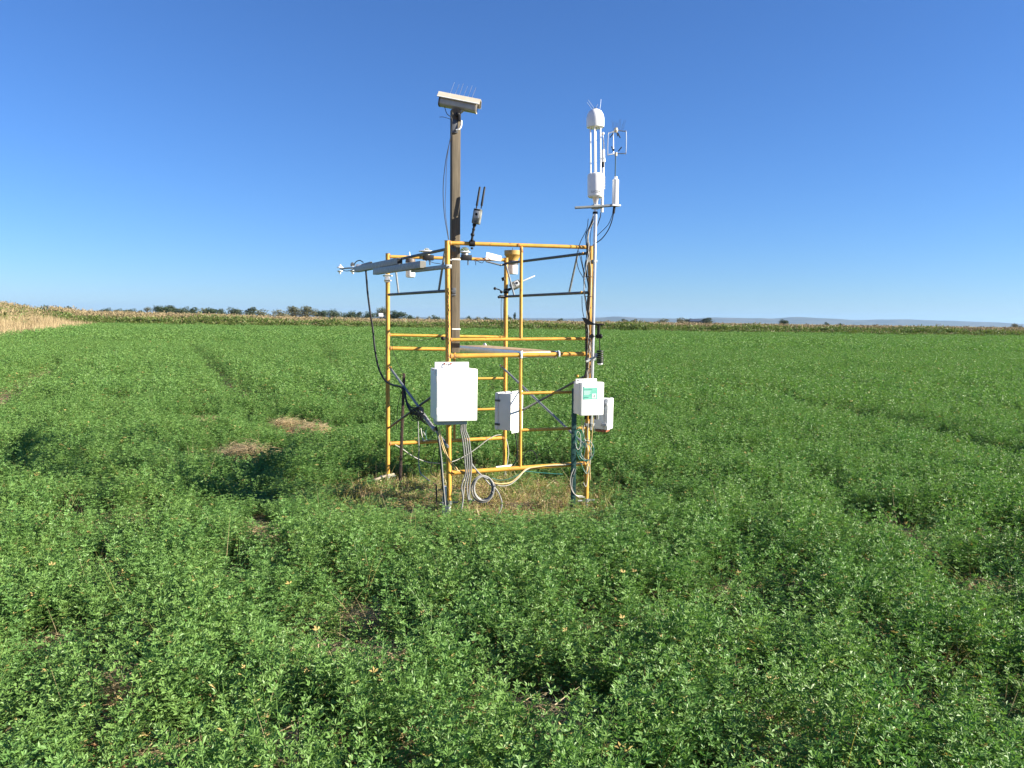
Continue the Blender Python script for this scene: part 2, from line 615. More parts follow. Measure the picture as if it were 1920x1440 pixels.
M_ALF = leaf_mat('alfalfa_leaf', (0.054, 0.138, 0.033), (0.160, 0.300, 0.080), (0.178, 0.278, 0.064), trans=.30, rough=.46, spec=.32)
M_DEAD = leaf_mat('dead_leaf', (0.34, 0.26, 0.08), (0.48, 0.38, 0.14), (0.40, 0.28, 0.12), trans=.2, rough=.6)
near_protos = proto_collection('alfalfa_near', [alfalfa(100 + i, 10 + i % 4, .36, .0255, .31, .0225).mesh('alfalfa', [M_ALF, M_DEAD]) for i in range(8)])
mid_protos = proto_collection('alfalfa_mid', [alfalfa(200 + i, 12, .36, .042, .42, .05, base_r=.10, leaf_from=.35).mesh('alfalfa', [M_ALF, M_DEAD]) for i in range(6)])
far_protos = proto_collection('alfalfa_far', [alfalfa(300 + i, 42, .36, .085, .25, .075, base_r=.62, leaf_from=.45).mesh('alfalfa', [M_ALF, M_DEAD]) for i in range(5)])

def field_points(y0, y1, cell, margin, k_side, keep=lambda x, y: True):
    out = []
    y = y0
    while y < y1:
        lim = y * k_side + margin
        x = -lim
        while x < lim:
            xx = x + rng.uniform(-.5, .5) * cell * 1.3; yy = y + rng.uniform(-.5, .5) * cell * 1.3
            if keep(xx, yy): out.append((xx, yy))
            x += cell
        y += cell
    return out
def put(name, pts2, protos, nproto, base_scale, hscale):
    pts, rot, scl, idx = [], [], [], []
    for (x, y) in pts2:
        v = hscale(x, y) * rng.uniform(.8, 1.2)
        pts.append((x, y, land_z(x, y) - .01))
        rot.append((rng.normal(0, .10), rng.normal(0, .10), rng.uniform(0, 6.283)))
        w = base_scale * rng.uniform(.85, 1.15)
        scl.append((w, w, base_scale * v))
        idx.append(rng.integers(0, nproto))
    return scatter(name, pts, rot, scl, idx, protos)
def in_field(x, y):
    return x > edge_x(y) + .3 and y < 98.5
NEAR_END, MID_END = 13.0, 38.0
near = field_points(1.2, NEAR_END, .126, 1.4, .72, lambda x, y: in_field(x, y) and rng.uniform() < openness(x, y) * (.09 + .91 * clearing(x, y)))
alf = put('alfalfa', near, near_protos, 8, 1.0, lambda x, y: .86 * vigour(x, y) * (.72 + .28 * min(1, openness(x, y) + .2)) * lowered(x, y) * poor(x, y))
mid = field_points(NEAR_END, MID_END, .235, 2.0, .72, lambda x, y: in_field(x, y) and rng.uniform() < openness(x, y))
put('alfalfa_midfield', mid, mid_protos, 6, 1.0, vigour)
far = field_points(MID_END, 99, .85, 4.0, .72, in_field)
put('alfalfa_far_field', far, far_protos, 5, 1.0, vigour)
print('plants', len(near), len(mid), len(far))

# ------------------------------------------------------------------ weeds on the trodden ground, straw, dry grass
M_WEED = leaf_mat('weed_leaf', (0.11, 0.19, 0.04), (0.25, 0.32, 0.08), (0.40, 0.28, 0.10), trans=.3)
M_DRY = leaf_mat('dry_stem', (0.32, 0.245, 0.13), (0.45, 0.36, 0.20), (0.29, 0.21, 0.105), trans=.15, rough=.6)
M_LITTER = leaf_mat('dead_litter', (0.34, 0.15, 0.07), (0.58, 0.37, 0.18), (0.44, 0.22, 0.10), trans=.1, rough=.7)
M_TALL = leaf_mat('tall_weed', (0.055, 0.105, 0.026), (0.17, 0.25, 0.06), (0.23, 0.26, 0.07), trans=.25)
M_HEAD = leaf_mat('seed_head', (0.23, 0.17, 0.095), (0.35, 0.27, 0.15), (0.26, 0.22, 0.10), trans=.1, rough=.7)
def weed(seed):
    r = np.random.default_rng(seed)
    L = Leaves()
    for i in range(46):
        p = np.array([r.normal(0, .07), r.normal(0, .07), 0.0])
        L.blade(p, rdir(r, r.uniform(.1, 1.0)), rdir(r, 1.3), r.uniform(.05, .17), r.uniform(.004, .009), r.uniform(), droop=r.uniform(.2, 1.0), mi=int(r.uniform() < .22))
    for i in range(26):
        p = np.array([r.normal(0, .09), r.normal(0, .09), r.uniform(.005, .09)])
        L.leaflet(p, rdir(r, r.uniform(.8, 1.6)), UPV + r.normal(0, .4, 3), r.uniform(.012, .03), r.uniform(.006, .014), r.uniform(), mi=int(r.uniform() < .3))
    for i in range(22):      # dead litter on the soil
        p = np.array([r.normal(0, .10), r.normal(0, .10), r.uniform(.004, .02)])
        L.leaflet(p, rdir(r, 1.5), UPV + r.normal(0, .3, 3), r.uniform(.015, .05), r.uniform(.003, .012), r.uniform(), mi=2)
    return L
weed_protos = proto_collection('weed', [weed(400 + i).mesh('weed', [M_WEED, M_DRY, M_LITTER]) for i in range(6)])
wp = field_points(4.6, 9.2, .12, .6, .42, lambda x, y: clear_d(x, y) < 1.25 and rng.uniform() < .82 - .55 * sstep(.95, 1.2, clear_d(x, y)))
wp += [q for q in field_points(2.0, 11, .42, .8, .66) if clear_d(*q) > 1.2 and rng.uniform() < .35]
put('short_weeds', wp, weed_protos, 6, 1.0, lambda x, y: 1.0 + .5 * noise.noise(Vector((x * 2, y * 2, 2))))
M_STRAW = leaf_mat('straw_stem', (0.46, 0.36, 0.19), (0.62, 0.50, 0.29), (0.50, 0.38, 0.20), trans=.15, rough=.6)
def straw(seed):
    r = np.random.default_rng(seed)
    L = Leaves()
    for i in range(110):
        p = np.array([r.normal(0, .085), r.normal(0, .07), abs(r.normal(0, .03)) + .004])
        d = rdir(r, r.uniform(1.2, 1.75))
        L.blade(p, d, UPV + r.normal(0, .3, 3), r.uniform(.05, .22), r.uniform(.002, .005), r.uniform(), droop=.15, mi=0 if r.uniform() < .8 else 1)
    return L
def litter(seed):
    r = np.random.default_rng(seed)
    L = Leaves()
    for i in range(120):
        p = np.array([r.normal(0, .12), r.normal(0, .12), r.uniform(.003, .02)])
        L.leaflet(p, rdir(r, r.uniform(1.2, 1.7)), UPV + r.normal(0, .4, 3), r.uniform(.012, .035), r.uniform(.006, .016), r.uniform(), mi=int(r.uniform() < .3))
    for i in range(14):
        p = np.array([r.normal(0, .1), r.normal(0, .1), r.uniform(.005, .03)])
        L.blade(p, rdir(r, 1.5), UPV + r.normal(0, .3, 3), r.uniform(.05, .16), .0035, r.uniform(), droop=.1, mi=1)
    return L
straw_protos = proto_collection('straw', [straw(500 + i).mesh('straw', [M_STRAW, M_DRY]) for i in range(4)] + [litter(540 + i).mesh('litter', [M_LITTER, M_STRAW]) for i in range(3)])
sp, sr, ss, si = [], [], [], []
for (cx, cy, a, b) in STRAW:
    n = max(6, int(a * b * 420))
    for k in range(n):
        t = rng.uniform(0, 6.283); q = math.sqrt(rng.uniform()) * (1.0 + .35 * math.sin(3 * t + cx * 9))
        sp.append((cx + math.cos(t) * a * q, cy + math.sin(t) * b * q, .01 + (.05 if a < .15 else .16) * max(0, 1 - q * q)))
        sr.append((0, 0, rng.uniform(0, 6.28))); w = rng.uniform(.6, 1.1); ss.append((w, w, w)); si.append(rng.integers(0, 4))
for k in range(3600):          # thin litter everywhere between the plants
    y = rng.uniform(1.8, 12); x = rng.uniform(-1, 1) * (y * .7 + .5)
    sp.append((x, y, .005)); sr.append((0, 0, rng.uniform(0, 6.28))); w = rng.uniform(.8, 1.5); ss.append((w, w, w * .6)); si.append(rng.integers(3, 7))
scatter('straw', sp, sr, ss, si, straw_protos)
# tall grass stems and stray stalks that stand out of the crop
def stalks(seed):
    r = np.random.default_rng(seed)
    L = Leaves()
    for i in range(3):
        p = np.array([r.normal(0, .03), r.normal(0, .03), 0.0])
        L.blade(p, rdir(r, r.uniform(.1, .5)), rdir(r, 1.4), r.uniform(.3, .52), .004, r.uniform(), droop=.35, mi=int(r.uniform() < .4), seg=3)
    return L
stalk_protos = proto_collection('stalk', [stalks(520 + i).mesh('stalk', [M_WEED, M_DRY]) for i in range(4)])
kp = [(rng.uniform(-1, 1) * (y * .68 + .4), y) for y in rng.uniform(2.2, 10, 420)]
put('stray_grass_stalks', [q for q in kp if clear_d(*q) > .8], stalk_protos, 4, 1.0, lambda x, y: .9)

# bank of dry grass
def drygrass(seed, n, h, sprd):
    r = np.random.default_rng(seed)
    L = Leaves()
    for i in range(n):
        p = np.array([r.normal(0, sprd), r.normal(0, sprd), 0.0])
        L.blade(p, rdir(r, abs(r.normal(0, .3))), rdir(r, 1.4), h * r.uniform(.5, 1.2), .035, r.uniform(), droop=.45, mi=0)
    return L
dry_protos = proto_collection('dry_grass', [drygrass(600 + i, 60, .75, .42).mesh('dry_grass', [M_DRY]) for i in range(4)])
def weedtall(seed, n, h, head, green=True):
    r = np.random.default_rng(seed)
    L = Leaves()
    for i in range(n):
        x, y = r.normal(0, .42), r.normal(0, .42)
        hh = h * r.uniform(.72, 1.12)
        L.blade(np.array([x, y, 0]), rdir(r, abs(r.normal(0, .12))), rdir(r, 1.4), hh, .03, r.uniform(.3, 1), droop=.15, mi=0)
        for k in range(8):
            z = hh * r.uniform(.05, .86)
            L.leaflet(np.array([x, y, z]), rdir(r, r.uniform(.6, 1.7)), UPV + r.normal(0, .5, 3), r.uniform(.18, .42), r.uniform(.06, .14), r.uniform(), mi=0)
        if r.uniform() < head:
            for k in range(3):
                z = hh * r.uniform(.80, 1.0)
                L.leaflet(np.array([x + r.normal(0, .05), y + r.normal(0, .05), z]), rdir(r, r.uniform(.1, 1.0)), rdir(r, 1.4), r.uniform(.18, .34), r.uniform(.05, .11), r.uniform(), mi=1)
    return L
tall_protos = proto_collection('tall_weed', [weedtall(700 + i, 26, 1.6, .85).mesh('tall_weed', [M_TALL, M_HEAD]) for i in range(4)]
                               + [weedtall(720 + i, 30, 1.25, .05).mesh('low_weed', [M_TALL, M_HEAD]) for i in range(3)])
bp_, br_, bs_, bi_ = [], [], [], []
wp_, wr_, ws_, wi_ = [], [], [], []
yy = 8.0
while yy < 150:
    step = .75 if yy < 90 else 1.1
    ex = edge_x(yy)
    xx = ex + .2
    while xx > max(-yy * .75 - 14, ex - 75):
        x = xx + rng.normal(0, .3); y = yy + rng.normal(0, .3); d = ex - x
        z = land_z(x, y) - .02
        g = noise.noise(Vector((x * .12, y * .05, 6.0)))
        rot = (rng.normal(0, .06), rng.normal(0, .06), rng.uniform(0, 6.28)); w = rng.uniform(.8, 1.25)
        if d > 4.5 + 4 * g and (g > .16 or rng.uniform() < .22) and d < 40:
            wp_.append((x, y, z)); wr_.append(rot); ws_.append((w, w, w * .62)); wi_.append(rng.integers(0, 7))
        elif rng.uniform() < .85:
            bp_.append((x, y, z)); br_.append(rot); bs_.append((w, w, w * (1.15 if d > 2 else .9))); bi_.append(rng.integers(0, 4))
        xx -= step
    yy += step
scatter('dry_bank_grass', bp_, br_, bs_, bi_, dry_protos)
# the strip of tall seeding weeds and crop that closes the field
yy = 98.0
while yy < 150:
    step = .6 if yy < 108 else 1.3
    lim = yy * .70 + 8
    xx = max(edge_x(yy) - 5, -lim)
    while xx < lim:
        x = xx + rng.normal(0, .25); y = yy + rng.normal(0, .25) + .8 * math.sin(x * .11)
        front = y < 102.3
        w = rng.uniform(.85, 1.2); bush = noise.noise(Vector((x * .16, y * .3, 2.2)))
        rot = (rng.normal(0, .05), rng.normal(0, .05), rng.uniform(0, 6.28))
        wp_.append((x, y, land_z(x, y) - .02)); wr_.append(rot)
        tallk = .73 + .25 * sstep(15, 70, -x)
        if front:
            hgt = w * (.55 + .4 * sstep(98.3, 100.5, y) + .5 * max(0, bush))
            ws_.append((w, w, hgt * (.92 + .8 * (tallk - .73)))); wi_.append(rng.integers(4, 7))
        else:
            ws_.append((w, w, w * tallk * (.98 + .14 * bush))); wi_.append(rng.integers(0, 4))
        xx += step
    yy += step
scatter('tall_field_weeds', wp_, wr_, ws_, wi_, tall_protos)

# ------------------------------------------------------------------ far hills
HP = [(-900, 6), (-200, 5), (300, 4), (760, 3), (960, 4), (1060, 5), (1120, 8), (1152, 10.5), (1210, 8), (1285, 8), (1335, 12), (1400, 11), (1440, 11), (1490, 15.5), (1545, 13), (1602, 10.5),
      (1650, 12), (1697, 13.5), (1765, 12), (1840, 9.5), (1902, 7), (1990, 8), (2120, 11), (2400, 9), (3200, 6)]
HD = 11000.0
def hill_h(x):
    px = x / HD * F0 + W0 / 2
    for (a, ha), (b, hb) in zip(HP, HP[1:]):
        if px <= b:
            t = max(0, (px - a) / (b - a)); t = t * t * (3 - 2 * t)
            return .86 * (ha + (hb - ha) * t) / F0 * HD
    return HP[-1][1] / F0 * HD
hv, hf = [], []
HX = np.linspace(-13500, 13500, 420)
HY = [9600, 9900, 10200, 10500, 10800, 11000, 11300, 11800, 12400]
HK = [0, .16, .38, .6, .86, 1.0, .8, .4, 0]
for j, (y, k) in enumerate(zip(HY, HK)):
    for x in HX:
        n = noise.fractal(Vector((x / 600, y / 420, 3)), 0.9, 2.1, 5)
        z = max(-1.0, hill_h(x) * k * (1 + (.28 * n if k < .99 else .05 * n)) - (1.0 if k == 0 else 0)) + 1.6 * k
        hv.append((x, y, z))
nh = len(HX)
hf = [(j * nh + i, j * nh + i + 1, (j + 1) * nh + i + 1, (j + 1) * nh + i) for j in range(len(HY) - 1) for i in range(nh - 1)]
hm = bpy.data.meshes.new('hills')
hm.from_pydata(hv, [], hf)
hm.polygons.foreach_set('use_smooth', [True] * len(hm.polygons))
hm.materials.append(mat('hill_scrub', (0.13, 0.115, 0.075), (0.06, 0.07, 0.04), scale=.0035, rough=.95, spec=.1))
hills = bpy.data.objects.new('hills', hm)
COL.objects.link(hills)
tag(hills, kind='structure')

# ------------------------------------------------------------------ far trees and farm buildings
M_BARK = mat('bark', (0.12, 0.085, 0.06), (0.06, 0.045, 0.035), scale=3, rough=.9)
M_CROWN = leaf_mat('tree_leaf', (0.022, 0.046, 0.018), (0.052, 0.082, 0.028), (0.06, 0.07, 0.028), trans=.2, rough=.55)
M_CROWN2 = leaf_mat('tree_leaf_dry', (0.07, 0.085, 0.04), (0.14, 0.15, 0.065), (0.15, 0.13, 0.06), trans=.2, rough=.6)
def crown_mesh(seed, h, w, base, lobes, n, size, m, narrow=False):
    r = np.random.default_rng(seed)
    L = Leaves()
    cs = []
    for k in range(lobes):
        a = r.uniform(0, 6.28)
        q = .62 * math.sqrt(r.uniform()) if k else 0
        t = r.uniform(.08, .82) if k else .55
        env = math.sin(math.pi * min(1, .12 + .85 * t)) ** .7 if not narrow else (1 - t * .85)
        cs.append((np.array([math.cos(a) * q * w / 2 * env, math.sin(a) * q * w / 2 * env, base + (h - base) * t]), w * r.uniform(.17, .30) * (.6 if narrow else 1), (h - base) * r.uniform(.13, .24)))
    for k in range(n):
        c, rx, rz = cs[r.integers(0, len(cs))]
        d = r.normal(0, 1, 3); d /= np.linalg.norm(d)
        f = r.uniform(.45, 1.05)
        p = c + d * np.array([rx, rx, rz]) * f
        if p[2] < base * .75: p[2] = base * .75 + r.uniform(0, .4)
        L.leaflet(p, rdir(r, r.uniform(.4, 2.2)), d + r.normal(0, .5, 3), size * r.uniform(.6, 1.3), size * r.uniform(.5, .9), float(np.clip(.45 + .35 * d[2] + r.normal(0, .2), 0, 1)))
    return L.mesh('crown', [m]), cs
def trunk_mesh(h, base, r0, cs):
    mb = MB()
    mb.tube([(0, 0, -.2), (.1, 0, base * .6), (.05, .1, h * .6)], [r0, r0 * .75, r0 * .35], 7)
    for c, _, _ in cs[:6]:
        c = Vector(c)
        mb.tube([(.05, .05, base * .8), (c.x * .5, c.y * .5, (base + c.z) / 2), tuple(c)], [r0 * .4, r0 * .25, r0 * .1], 5)
    return mb
TREE_KINDS = {}
def tree_kind(key, seed, h, w, base, lobes, n, size, m, narrow=False):
    cm, cs = crown_mesh(seed, h, w, base, lobes, n, size, m, narrow)
    tm = trunk_mesh(h, base, .05 * h * .6 + .04, cs)
    me = bpy.data.meshes.new('trunk')
    me.from_pydata(tm.v, [], tm.f)
    me.materials.append(M_BARK)
    TREE_KINDS[key] = (cm, me, h, w)
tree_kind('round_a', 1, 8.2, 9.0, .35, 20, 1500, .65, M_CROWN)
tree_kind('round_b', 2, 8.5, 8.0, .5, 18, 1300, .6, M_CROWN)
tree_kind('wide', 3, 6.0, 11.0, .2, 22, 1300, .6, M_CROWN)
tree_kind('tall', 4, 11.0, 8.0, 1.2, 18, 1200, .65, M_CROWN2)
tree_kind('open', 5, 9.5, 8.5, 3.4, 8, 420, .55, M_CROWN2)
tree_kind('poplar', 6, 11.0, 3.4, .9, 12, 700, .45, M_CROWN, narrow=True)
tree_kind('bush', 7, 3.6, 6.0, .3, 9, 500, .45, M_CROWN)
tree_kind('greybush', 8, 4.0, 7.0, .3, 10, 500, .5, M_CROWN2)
def tree(kind, px, py_top, wpx, Y, label, group=None, name='tree', py_base=None):
    """stands on the plain at distance Y; its size comes from the picture's top and width at that distance"""
    cm, tm, h, w = TREE_KINDS[kind]
    top = P(px, py_top, Y)
    gz = land_z(top.x, Y)
    sz = max(.5, top.z - gz) / h
    sx = 1.65 * wpx / F0 * Y / w
    t = thing(name, label, 'tree', (top.x, Y, gz), group)
    for nm, me in (('crown', cm), ('trunk', tm)):
        o = bpy.data.objects.new(nm, me)
        COL.objects.link(o)
        o.parent = t
        o.scale = (sx, sx, sz)
        o.rotation_euler = (0, 0, random.uniform(0, 6.28))
    return t
random.seed(11)
ROW = 'trees of the distant row beyond the crop'
row = [('wide', 199, 575.5, 19), ('wide', 219, 577, 18), ('wide', 241, 577, 26), ('round_a', 263, 579, 10), ('open', 276, 573.5, 17), ('round_a', 301, 570, 30), ('round_b', 323, 571, 24), ('wide', 343, 573, 24),
       ('round_b', 361, 574.5, 17), ('greybush', 378, 577, 20), ('round_a', 397, 574, 25), ('round_b', 414, 577, 14), ('wide', 441, 574.5, 28), ('round_b', 470, 574, 20), ('greybush', 492, 579.5, 24), ('greybush', 525, 580, 26),
       ('tall', 551, 571, 26), ('tall', 577, 571, 26), ('round_a', 603, 578.5, 24), ('wide', 629, 578, 26), ('wide', 655, 581, 24), ('round_b', 672, 583, 14), ('wide', 692, 582, 20), ('tall', 718, 573.5, 22), ('round_a', 746, 579.5, 26),
       ('bush', 770, 588.5, 15), ('greybush', 782, 592, 8), ('bush', 816, 588.5, 15), ('greybush', 804, 592, 8), ('bush', 880, 590, 9), ('greybush', 895, 593, 12), ('bush', 914, 592.5, 14)]
ORD = 'first second third fourth fifth sixth seventh eighth ninth tenth eleventh twelfth thirteenth fourteenth fifteenth sixteenth seventeenth eighteenth nineteenth twentieth'.split()
KW = {'round_a': 'rounded dark green tree', 'round_b': 'domed dark green tree', 'wide': 'low wide dark tree', 'tall': 'tall grey-green tree', 'greybush': 'low grey-green bush', 'bush': 'small round bush'}
row.sort(key=lambda q: q[1])
pos_open = [q[0] for q in row].index('open')
for i, (k, px, py, wpx) in enumerate(row):
    if k == 'open': lab = 'thin open-crowned tree of the distant row, sky showing through it'
    elif i < pos_open: lab = KW[k] + ' by the dry bank, ' + ORD[pos_open - i - 1] + ' from the thin open tree'
    elif px > 760: lab = KW[k] + ' past the end of the tree row, ' + ORD[[q[1] for q in row if q[1] > 760].index(px)] + ' after it'
    else: lab = KW[k] + ' in the long distant row, ' + ORD[i - pos_open - 1] + ' after the thin open tree'
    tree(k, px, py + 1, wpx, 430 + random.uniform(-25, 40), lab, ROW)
for i, (px, py, wpx) in enumerate([(12, 565.5, 16), (36, 567.5, 12), (50, 568.5, 9), (78, 570, 14), (112, 573.5, 16), (130, 572, 11)]):
    tree('bush', px, py, wpx * 1.6, 150, 'small dark bush over the dry grass bank, ' + ORD[i] + ' from its high end', 'bushes behind the dry bank')
tree('poplar', 965, 583, 7, 520, 'narrow pointed dark tree on the horizon behind the scaffold', name='poplar_tree')
tree('bush', 955, 590.5, 11, 500, 'low dark bush right beside the narrow pointed tree')
tree('bush', 1050, 596, 11, 520, 'tiny flat dark bush on the horizon between scaffold posts')
tree('bush', 1172, 597, 13, 520, 'wider one of two small dark bushes close together on the horizon')
tree('bush', 1190, 597, 12, 520, 'narrower one of two small dark bushes close together on the horizon')
tree('greybush', 1243, 597.5, 20, 560, 'faint grey bush on the horizon midway between the two dark bushes and the barn')
tree('greybush', 1277, 596, 20, 520, 'grey-green bush at the open end of the dark barn')
tree('round_a', 1291, 596, 12, 540, 'small dark rounded tree touching the wall of the barn')
tree('round_b', 1325, 595, 19, 500, 'yellow-green rounded tree hiding one end of the barn')
tree('round_a', 1470.5, 597.5, 14, 420, 'single round dark tree alone on the weed line before the hills')
tree('bush', 1551, 603, 9, 460, 'very small dark bush alone on the weed line before the hills')
tree('bush', 1577, 605.5, 9, 480, 'smallest flat bush low on the weed line before the hills')
tree('tall', 1903, 605, 10, 260, 'dark upright tree standing over the weeds at the field corner')
tree('greybush', 1914, 611, 14, 258, 'grey low bush beside the dark upright corner tree')
# barn and white farm house
def gable(name, label, c, L, Wd, hw, hr, wall, roof, yaw):
    t = thing(name, label, 'building', (c[0], c[1], 0))
    u = Vector((math.cos(yaw), math.sin(yaw), 0)); v = Vector((-u.y, u.x, 0)); z = Vector((0, 0, 1))
    c = Vector((c[0], c[1], 0))
    def q(a, b, h): return c + u * a + v * b + z * h
    MB().prism([q(-L / 2, -Wd / 2, -.2), q(-L / 2, Wd / 2, -.2), q(-L / 2, Wd / 2, hw), q(-L / 2, 0, hr), q(-L / 2, -Wd / 2, hw)], u * L).build('wall', wall, t, smooth=False)
    mb = MB()
    e = .35
    for s in (-1, 1):
        sl_ = (hr - hw) / (Wd / 2)
        mb.prism([q(-L / 2 - e, 0, hr + .03), q(-L / 2 - e, s * (Wd / 2 + e), hw - sl_ * e + .03), q(-L / 2 - e, s * (Wd / 2 + e), hw - sl_ * e + .16), q(-L / 2 - e, 0, hr + .16)], u * (L + 2 * e))
    mb.build('roof', roof, t, smooth=False)
    MB().box(q(L * .15, -Wd / 2 - .02, hw * .38), (u, v, z), (1.6, .08, hw * .75)).build('door', mat('door_dark', (.08, .07, .06)), t, smooth=False)
    for a in (-.3, -.05, .36):
        MB().box(q(L * a, -Wd / 2 - .02, hw * .6), (u, v, z), (.9, .08, .8)).build('window', mat('window_glass', (.04, .05, .06), rough=.15), t, smooth=False)
    return t
def at(px, Y): return (P(px, 600, Y).x, Y)
gable('barn', 'long low dark barn on the horizon among small trees', at(1306, 530), 9.5, 6, 2.5, 3.7, mat('barn_wall', (.13, .12, .12)), mat('barn_roof', (.06, .075, .11), rough=.4), .1)
gable('farm_house', 'small white house standing in front of the distant tree row', at(714, 395), 1.5, 2.6, 2.7, 3.9, mat('house_white', (.62, .61, .58)), mat('house_roof', (.5, .5, .5)), .3)

# ------------------------------------------------------------------ haze
hz = MB().box((0, 0, 84), (Vector((1, 0, 0)), Vector((0, 1, 0)), Vector((0, 0, 1))), (31400, 31400, 172))
hzm = bpy.data.materials.new('haze')
hzm.use_nodes = True
ht = hzm.node_tree
ht.nodes.remove(ht.nodes['Principled BSDF'])
pv = ht.nodes.new('ShaderNodeVolumePrincipled')
pv.inputs['Color'].default_value = (0.36, 0.63, 1.0, 1)
pv.inputs['Density'].default_value = 4.0e-5
pv.inputs['Anisotropy'].default_value = 0.2
ht.links.new(pv.outputs['Volume'], ht.nodes['Material Output'].inputs['Volume'])
haze = hz.build('haze', hzm, smooth=False)
tag(haze, kind='stuff')

# ================================================================== SCAFFOLD AND INSTRUMENTS
YFL, YFR, YBL, YBR = 6.30, 6.65, 7.62, 8.05
aFL, aFR, aBL, aBR = P(840, 700, YFL), P(1103, 700, YFR), P(727, 700, YBL), P(947, 700, YBR)
Z = Vector((0, 0, 1))
class Plane:
    """vertical plane through two posts; its outward side faces the camera"""
    def __init__(s, a, b):
        s.a = Vector((a.x, a.y, 0)); s.u = Vector((b.x - a.x, b.y - a.y, 0)).normalized()
        s.n = Vector((s.u.y, -s.u.x, 0))
        if s.n.dot(CAM - s.a) < 0: s.n = -s.n
    def __call__(s, px, py, off=0.0):
        d = ray(px, py)
        q = s.a + s.n * off
        return CAM + d * ((q - CAM).dot(s.n) / d.dot(s.n))
FRONT, BACK, LEFT, RIGHT = Plane(aFL, aFR), Plane(aBL, aBR), Plane(aBL, aFL), Plane(aBR, aFR)
uF, nF = FRONT.u, FRONT.n
AXF = (uF, nF, Z)

YEL = mat('yellow_paint', (0.60, 0.335, 0.045), (0.44, 0.225, 0.035), scale=11, rough=.5, spots=(0.20, 0.085, 0.035), spot_at=.60, spot_scale=26, bump=.25)
GALV = mat('galvanised', (0.27, 0.29, 0.29), (0.18, 0.195, 0.20), scale=40, rough=.5, metal=.35, bump=.1)
ALU = mat('aluminium', (0.66, 0.67, 0.68), (0.52, 0.53, 0.55), scale=60, rough=.34, metal=.85)
STEEL = mat('dark_steel', (0.12, 0.125, 0.135), (0.07, 0.075, 0.08), scale=40, rough=.5, metal=.5, spots=(.20, .10, .05), spot_at=.66)
WHITE = mat('white_plastic', (0.80, 0.80, 0.78), (0.74, 0.74, 0.71), scale=6, rough=.45, spots=(.52, .50, .45), spot_at=.70, spot_scale=14)
WHITE2 = mat('white_enamel', (0.84, 0.84, 0.83), (0.78, 0.78, 0.76), scale=14, rough=.3)
GREYP = mat('grey_plastic', (0.42, 0.43, 0.43), (0.34, 0.35, 0.35), scale=10, rough=.5)
BLACK = mat('black_plastic', (0.008, 0.008, 0.009), (0.014, 0.014, 0.015), scale=30, rough=.5, spec=.22)
RUBBER = mat('black_cable', (0.008, 0.009, 0.011), (0.018, 0.018, 0.02), scale=60, rough=.5, spec=.25)
CREAM = mat('cream_paint', (0.44, 0.39, 0.30), (0.50, 0.46, 0.38), scale=18, rough=.5, spots=(.35, .30, .22), spot_at=.66)
WOOD = mat('weathered_wood', (0.15, 0.122, 0.08), (0.085, 0.069, 0.047), scale=9, rough=.85, bump=.5, stretch=(9, 9, .6))
PLY = mat('plywood', (0.42, 0.29, 0.16), (0.30, 0.20, 0.11), scale=6, rough=.8, bump=.3, stretch=(6, 1, 1))
GCAB = mat('grey_cable', (0.25, 0.25, 0.24), (0.18, 0.18, 0.175), scale=40, rough=.5)
WCAB = mat('white_cable', (0.48, 0.46, 0.41), (0.36, 0.35, 0.31), scale=40, rough=.5)
TCAB = mat('teal_cable', (0.02, 0.12, 0.10), (0.035, 0.18, 0.15), scale=40, rough=.45)
YCAB = mat('tan_cable', (0.62, 0.45, 0.20), (0.5, 0.36, 0.17), scale=40, rough=.5)
TPOST = mat('green_post', (0.018, 0.06, 0.055), (0.03, 0.09, 0.075), scale=30, rough=.55, spots=(.2, .2, .19), spot_at=.69)
RUST = mat('rusty_post', (0.10, 0.06, 0.04), (0.05, 0.04, 0.035), scale=40, rough=.85)
BRASS = mat('gauge_brass', (0.52, 0.32, 0.08), (0.42, 0.25, 0.06), scale=12, rough=.5)
REDT = mat('red_tie', (0.35, 0.03, 0.02))
GLASS = bpy.data.materials.new('clear_dome'); GLASS.use_nodes = True
_b = GLASS.node_tree.nodes['Principled BSDF']; _b.inputs['Transmission Weight'].default_value = .9; _b.inputs['Roughness'].default_value = .03; _b.inputs['IOR'].default_value = 1.2
def T(a, b, r, name, m, parent, n=10, label=None):
    return MB().tube([a, b], r, n).build(name, m, parent, label)

WELD = mat('rusty_weld', (0.42, 0.20, 0.04), (0.20, 0.085, 0.035), scale=60, rough=.7)
# ---------------------------------------------------------------- scaffold
sc = thing('scaffold', 'yellow tubular scaffold tower with grey braces standing in the field', 'scaffold', (-.35, 7.1, 0))
RP, RR, RT = .0205, .0155, .0185
def post(pl, x0, y0, x1, y1, jack):
    a, b = pl(x0, y0), pl(x1, y1)
    T(a, b, RP, 'post', YEL, sc, 14)
    MB().tube([a + Z * .004, a + Z * .002], RP + .002, 14).build('post_cap', YEL, sc)
    g = Vector((b.x, b.y, 0))
    mb = MB().tube([b + Z * .05, g + Z * .0], .015, 10)
    mb.box(g + Z * .005, AXF, (.13, .13, .01), .003)
    j = mb.build('base_jack', jack, sc)
    MB().tube([b - Z * .02 - uF * .075, b - Z * .02 + uF * .075], .008, 8).tube([b, b - Z * .035], .024, 10).build('jack_handle', GALV, j)
    return a, b
FLt, FLb = post(FRONT, 838.5, 452, 842, 938, WHITE)
FRt, FRb = post(FRONT, 1108, 462, 1099, 934, GALV)
BLt, BLb = post(BACK, 727, 476, 727, 889, GALV)
BRt, BRb = post(BACK, 949, 484, 946, 874, GALV)
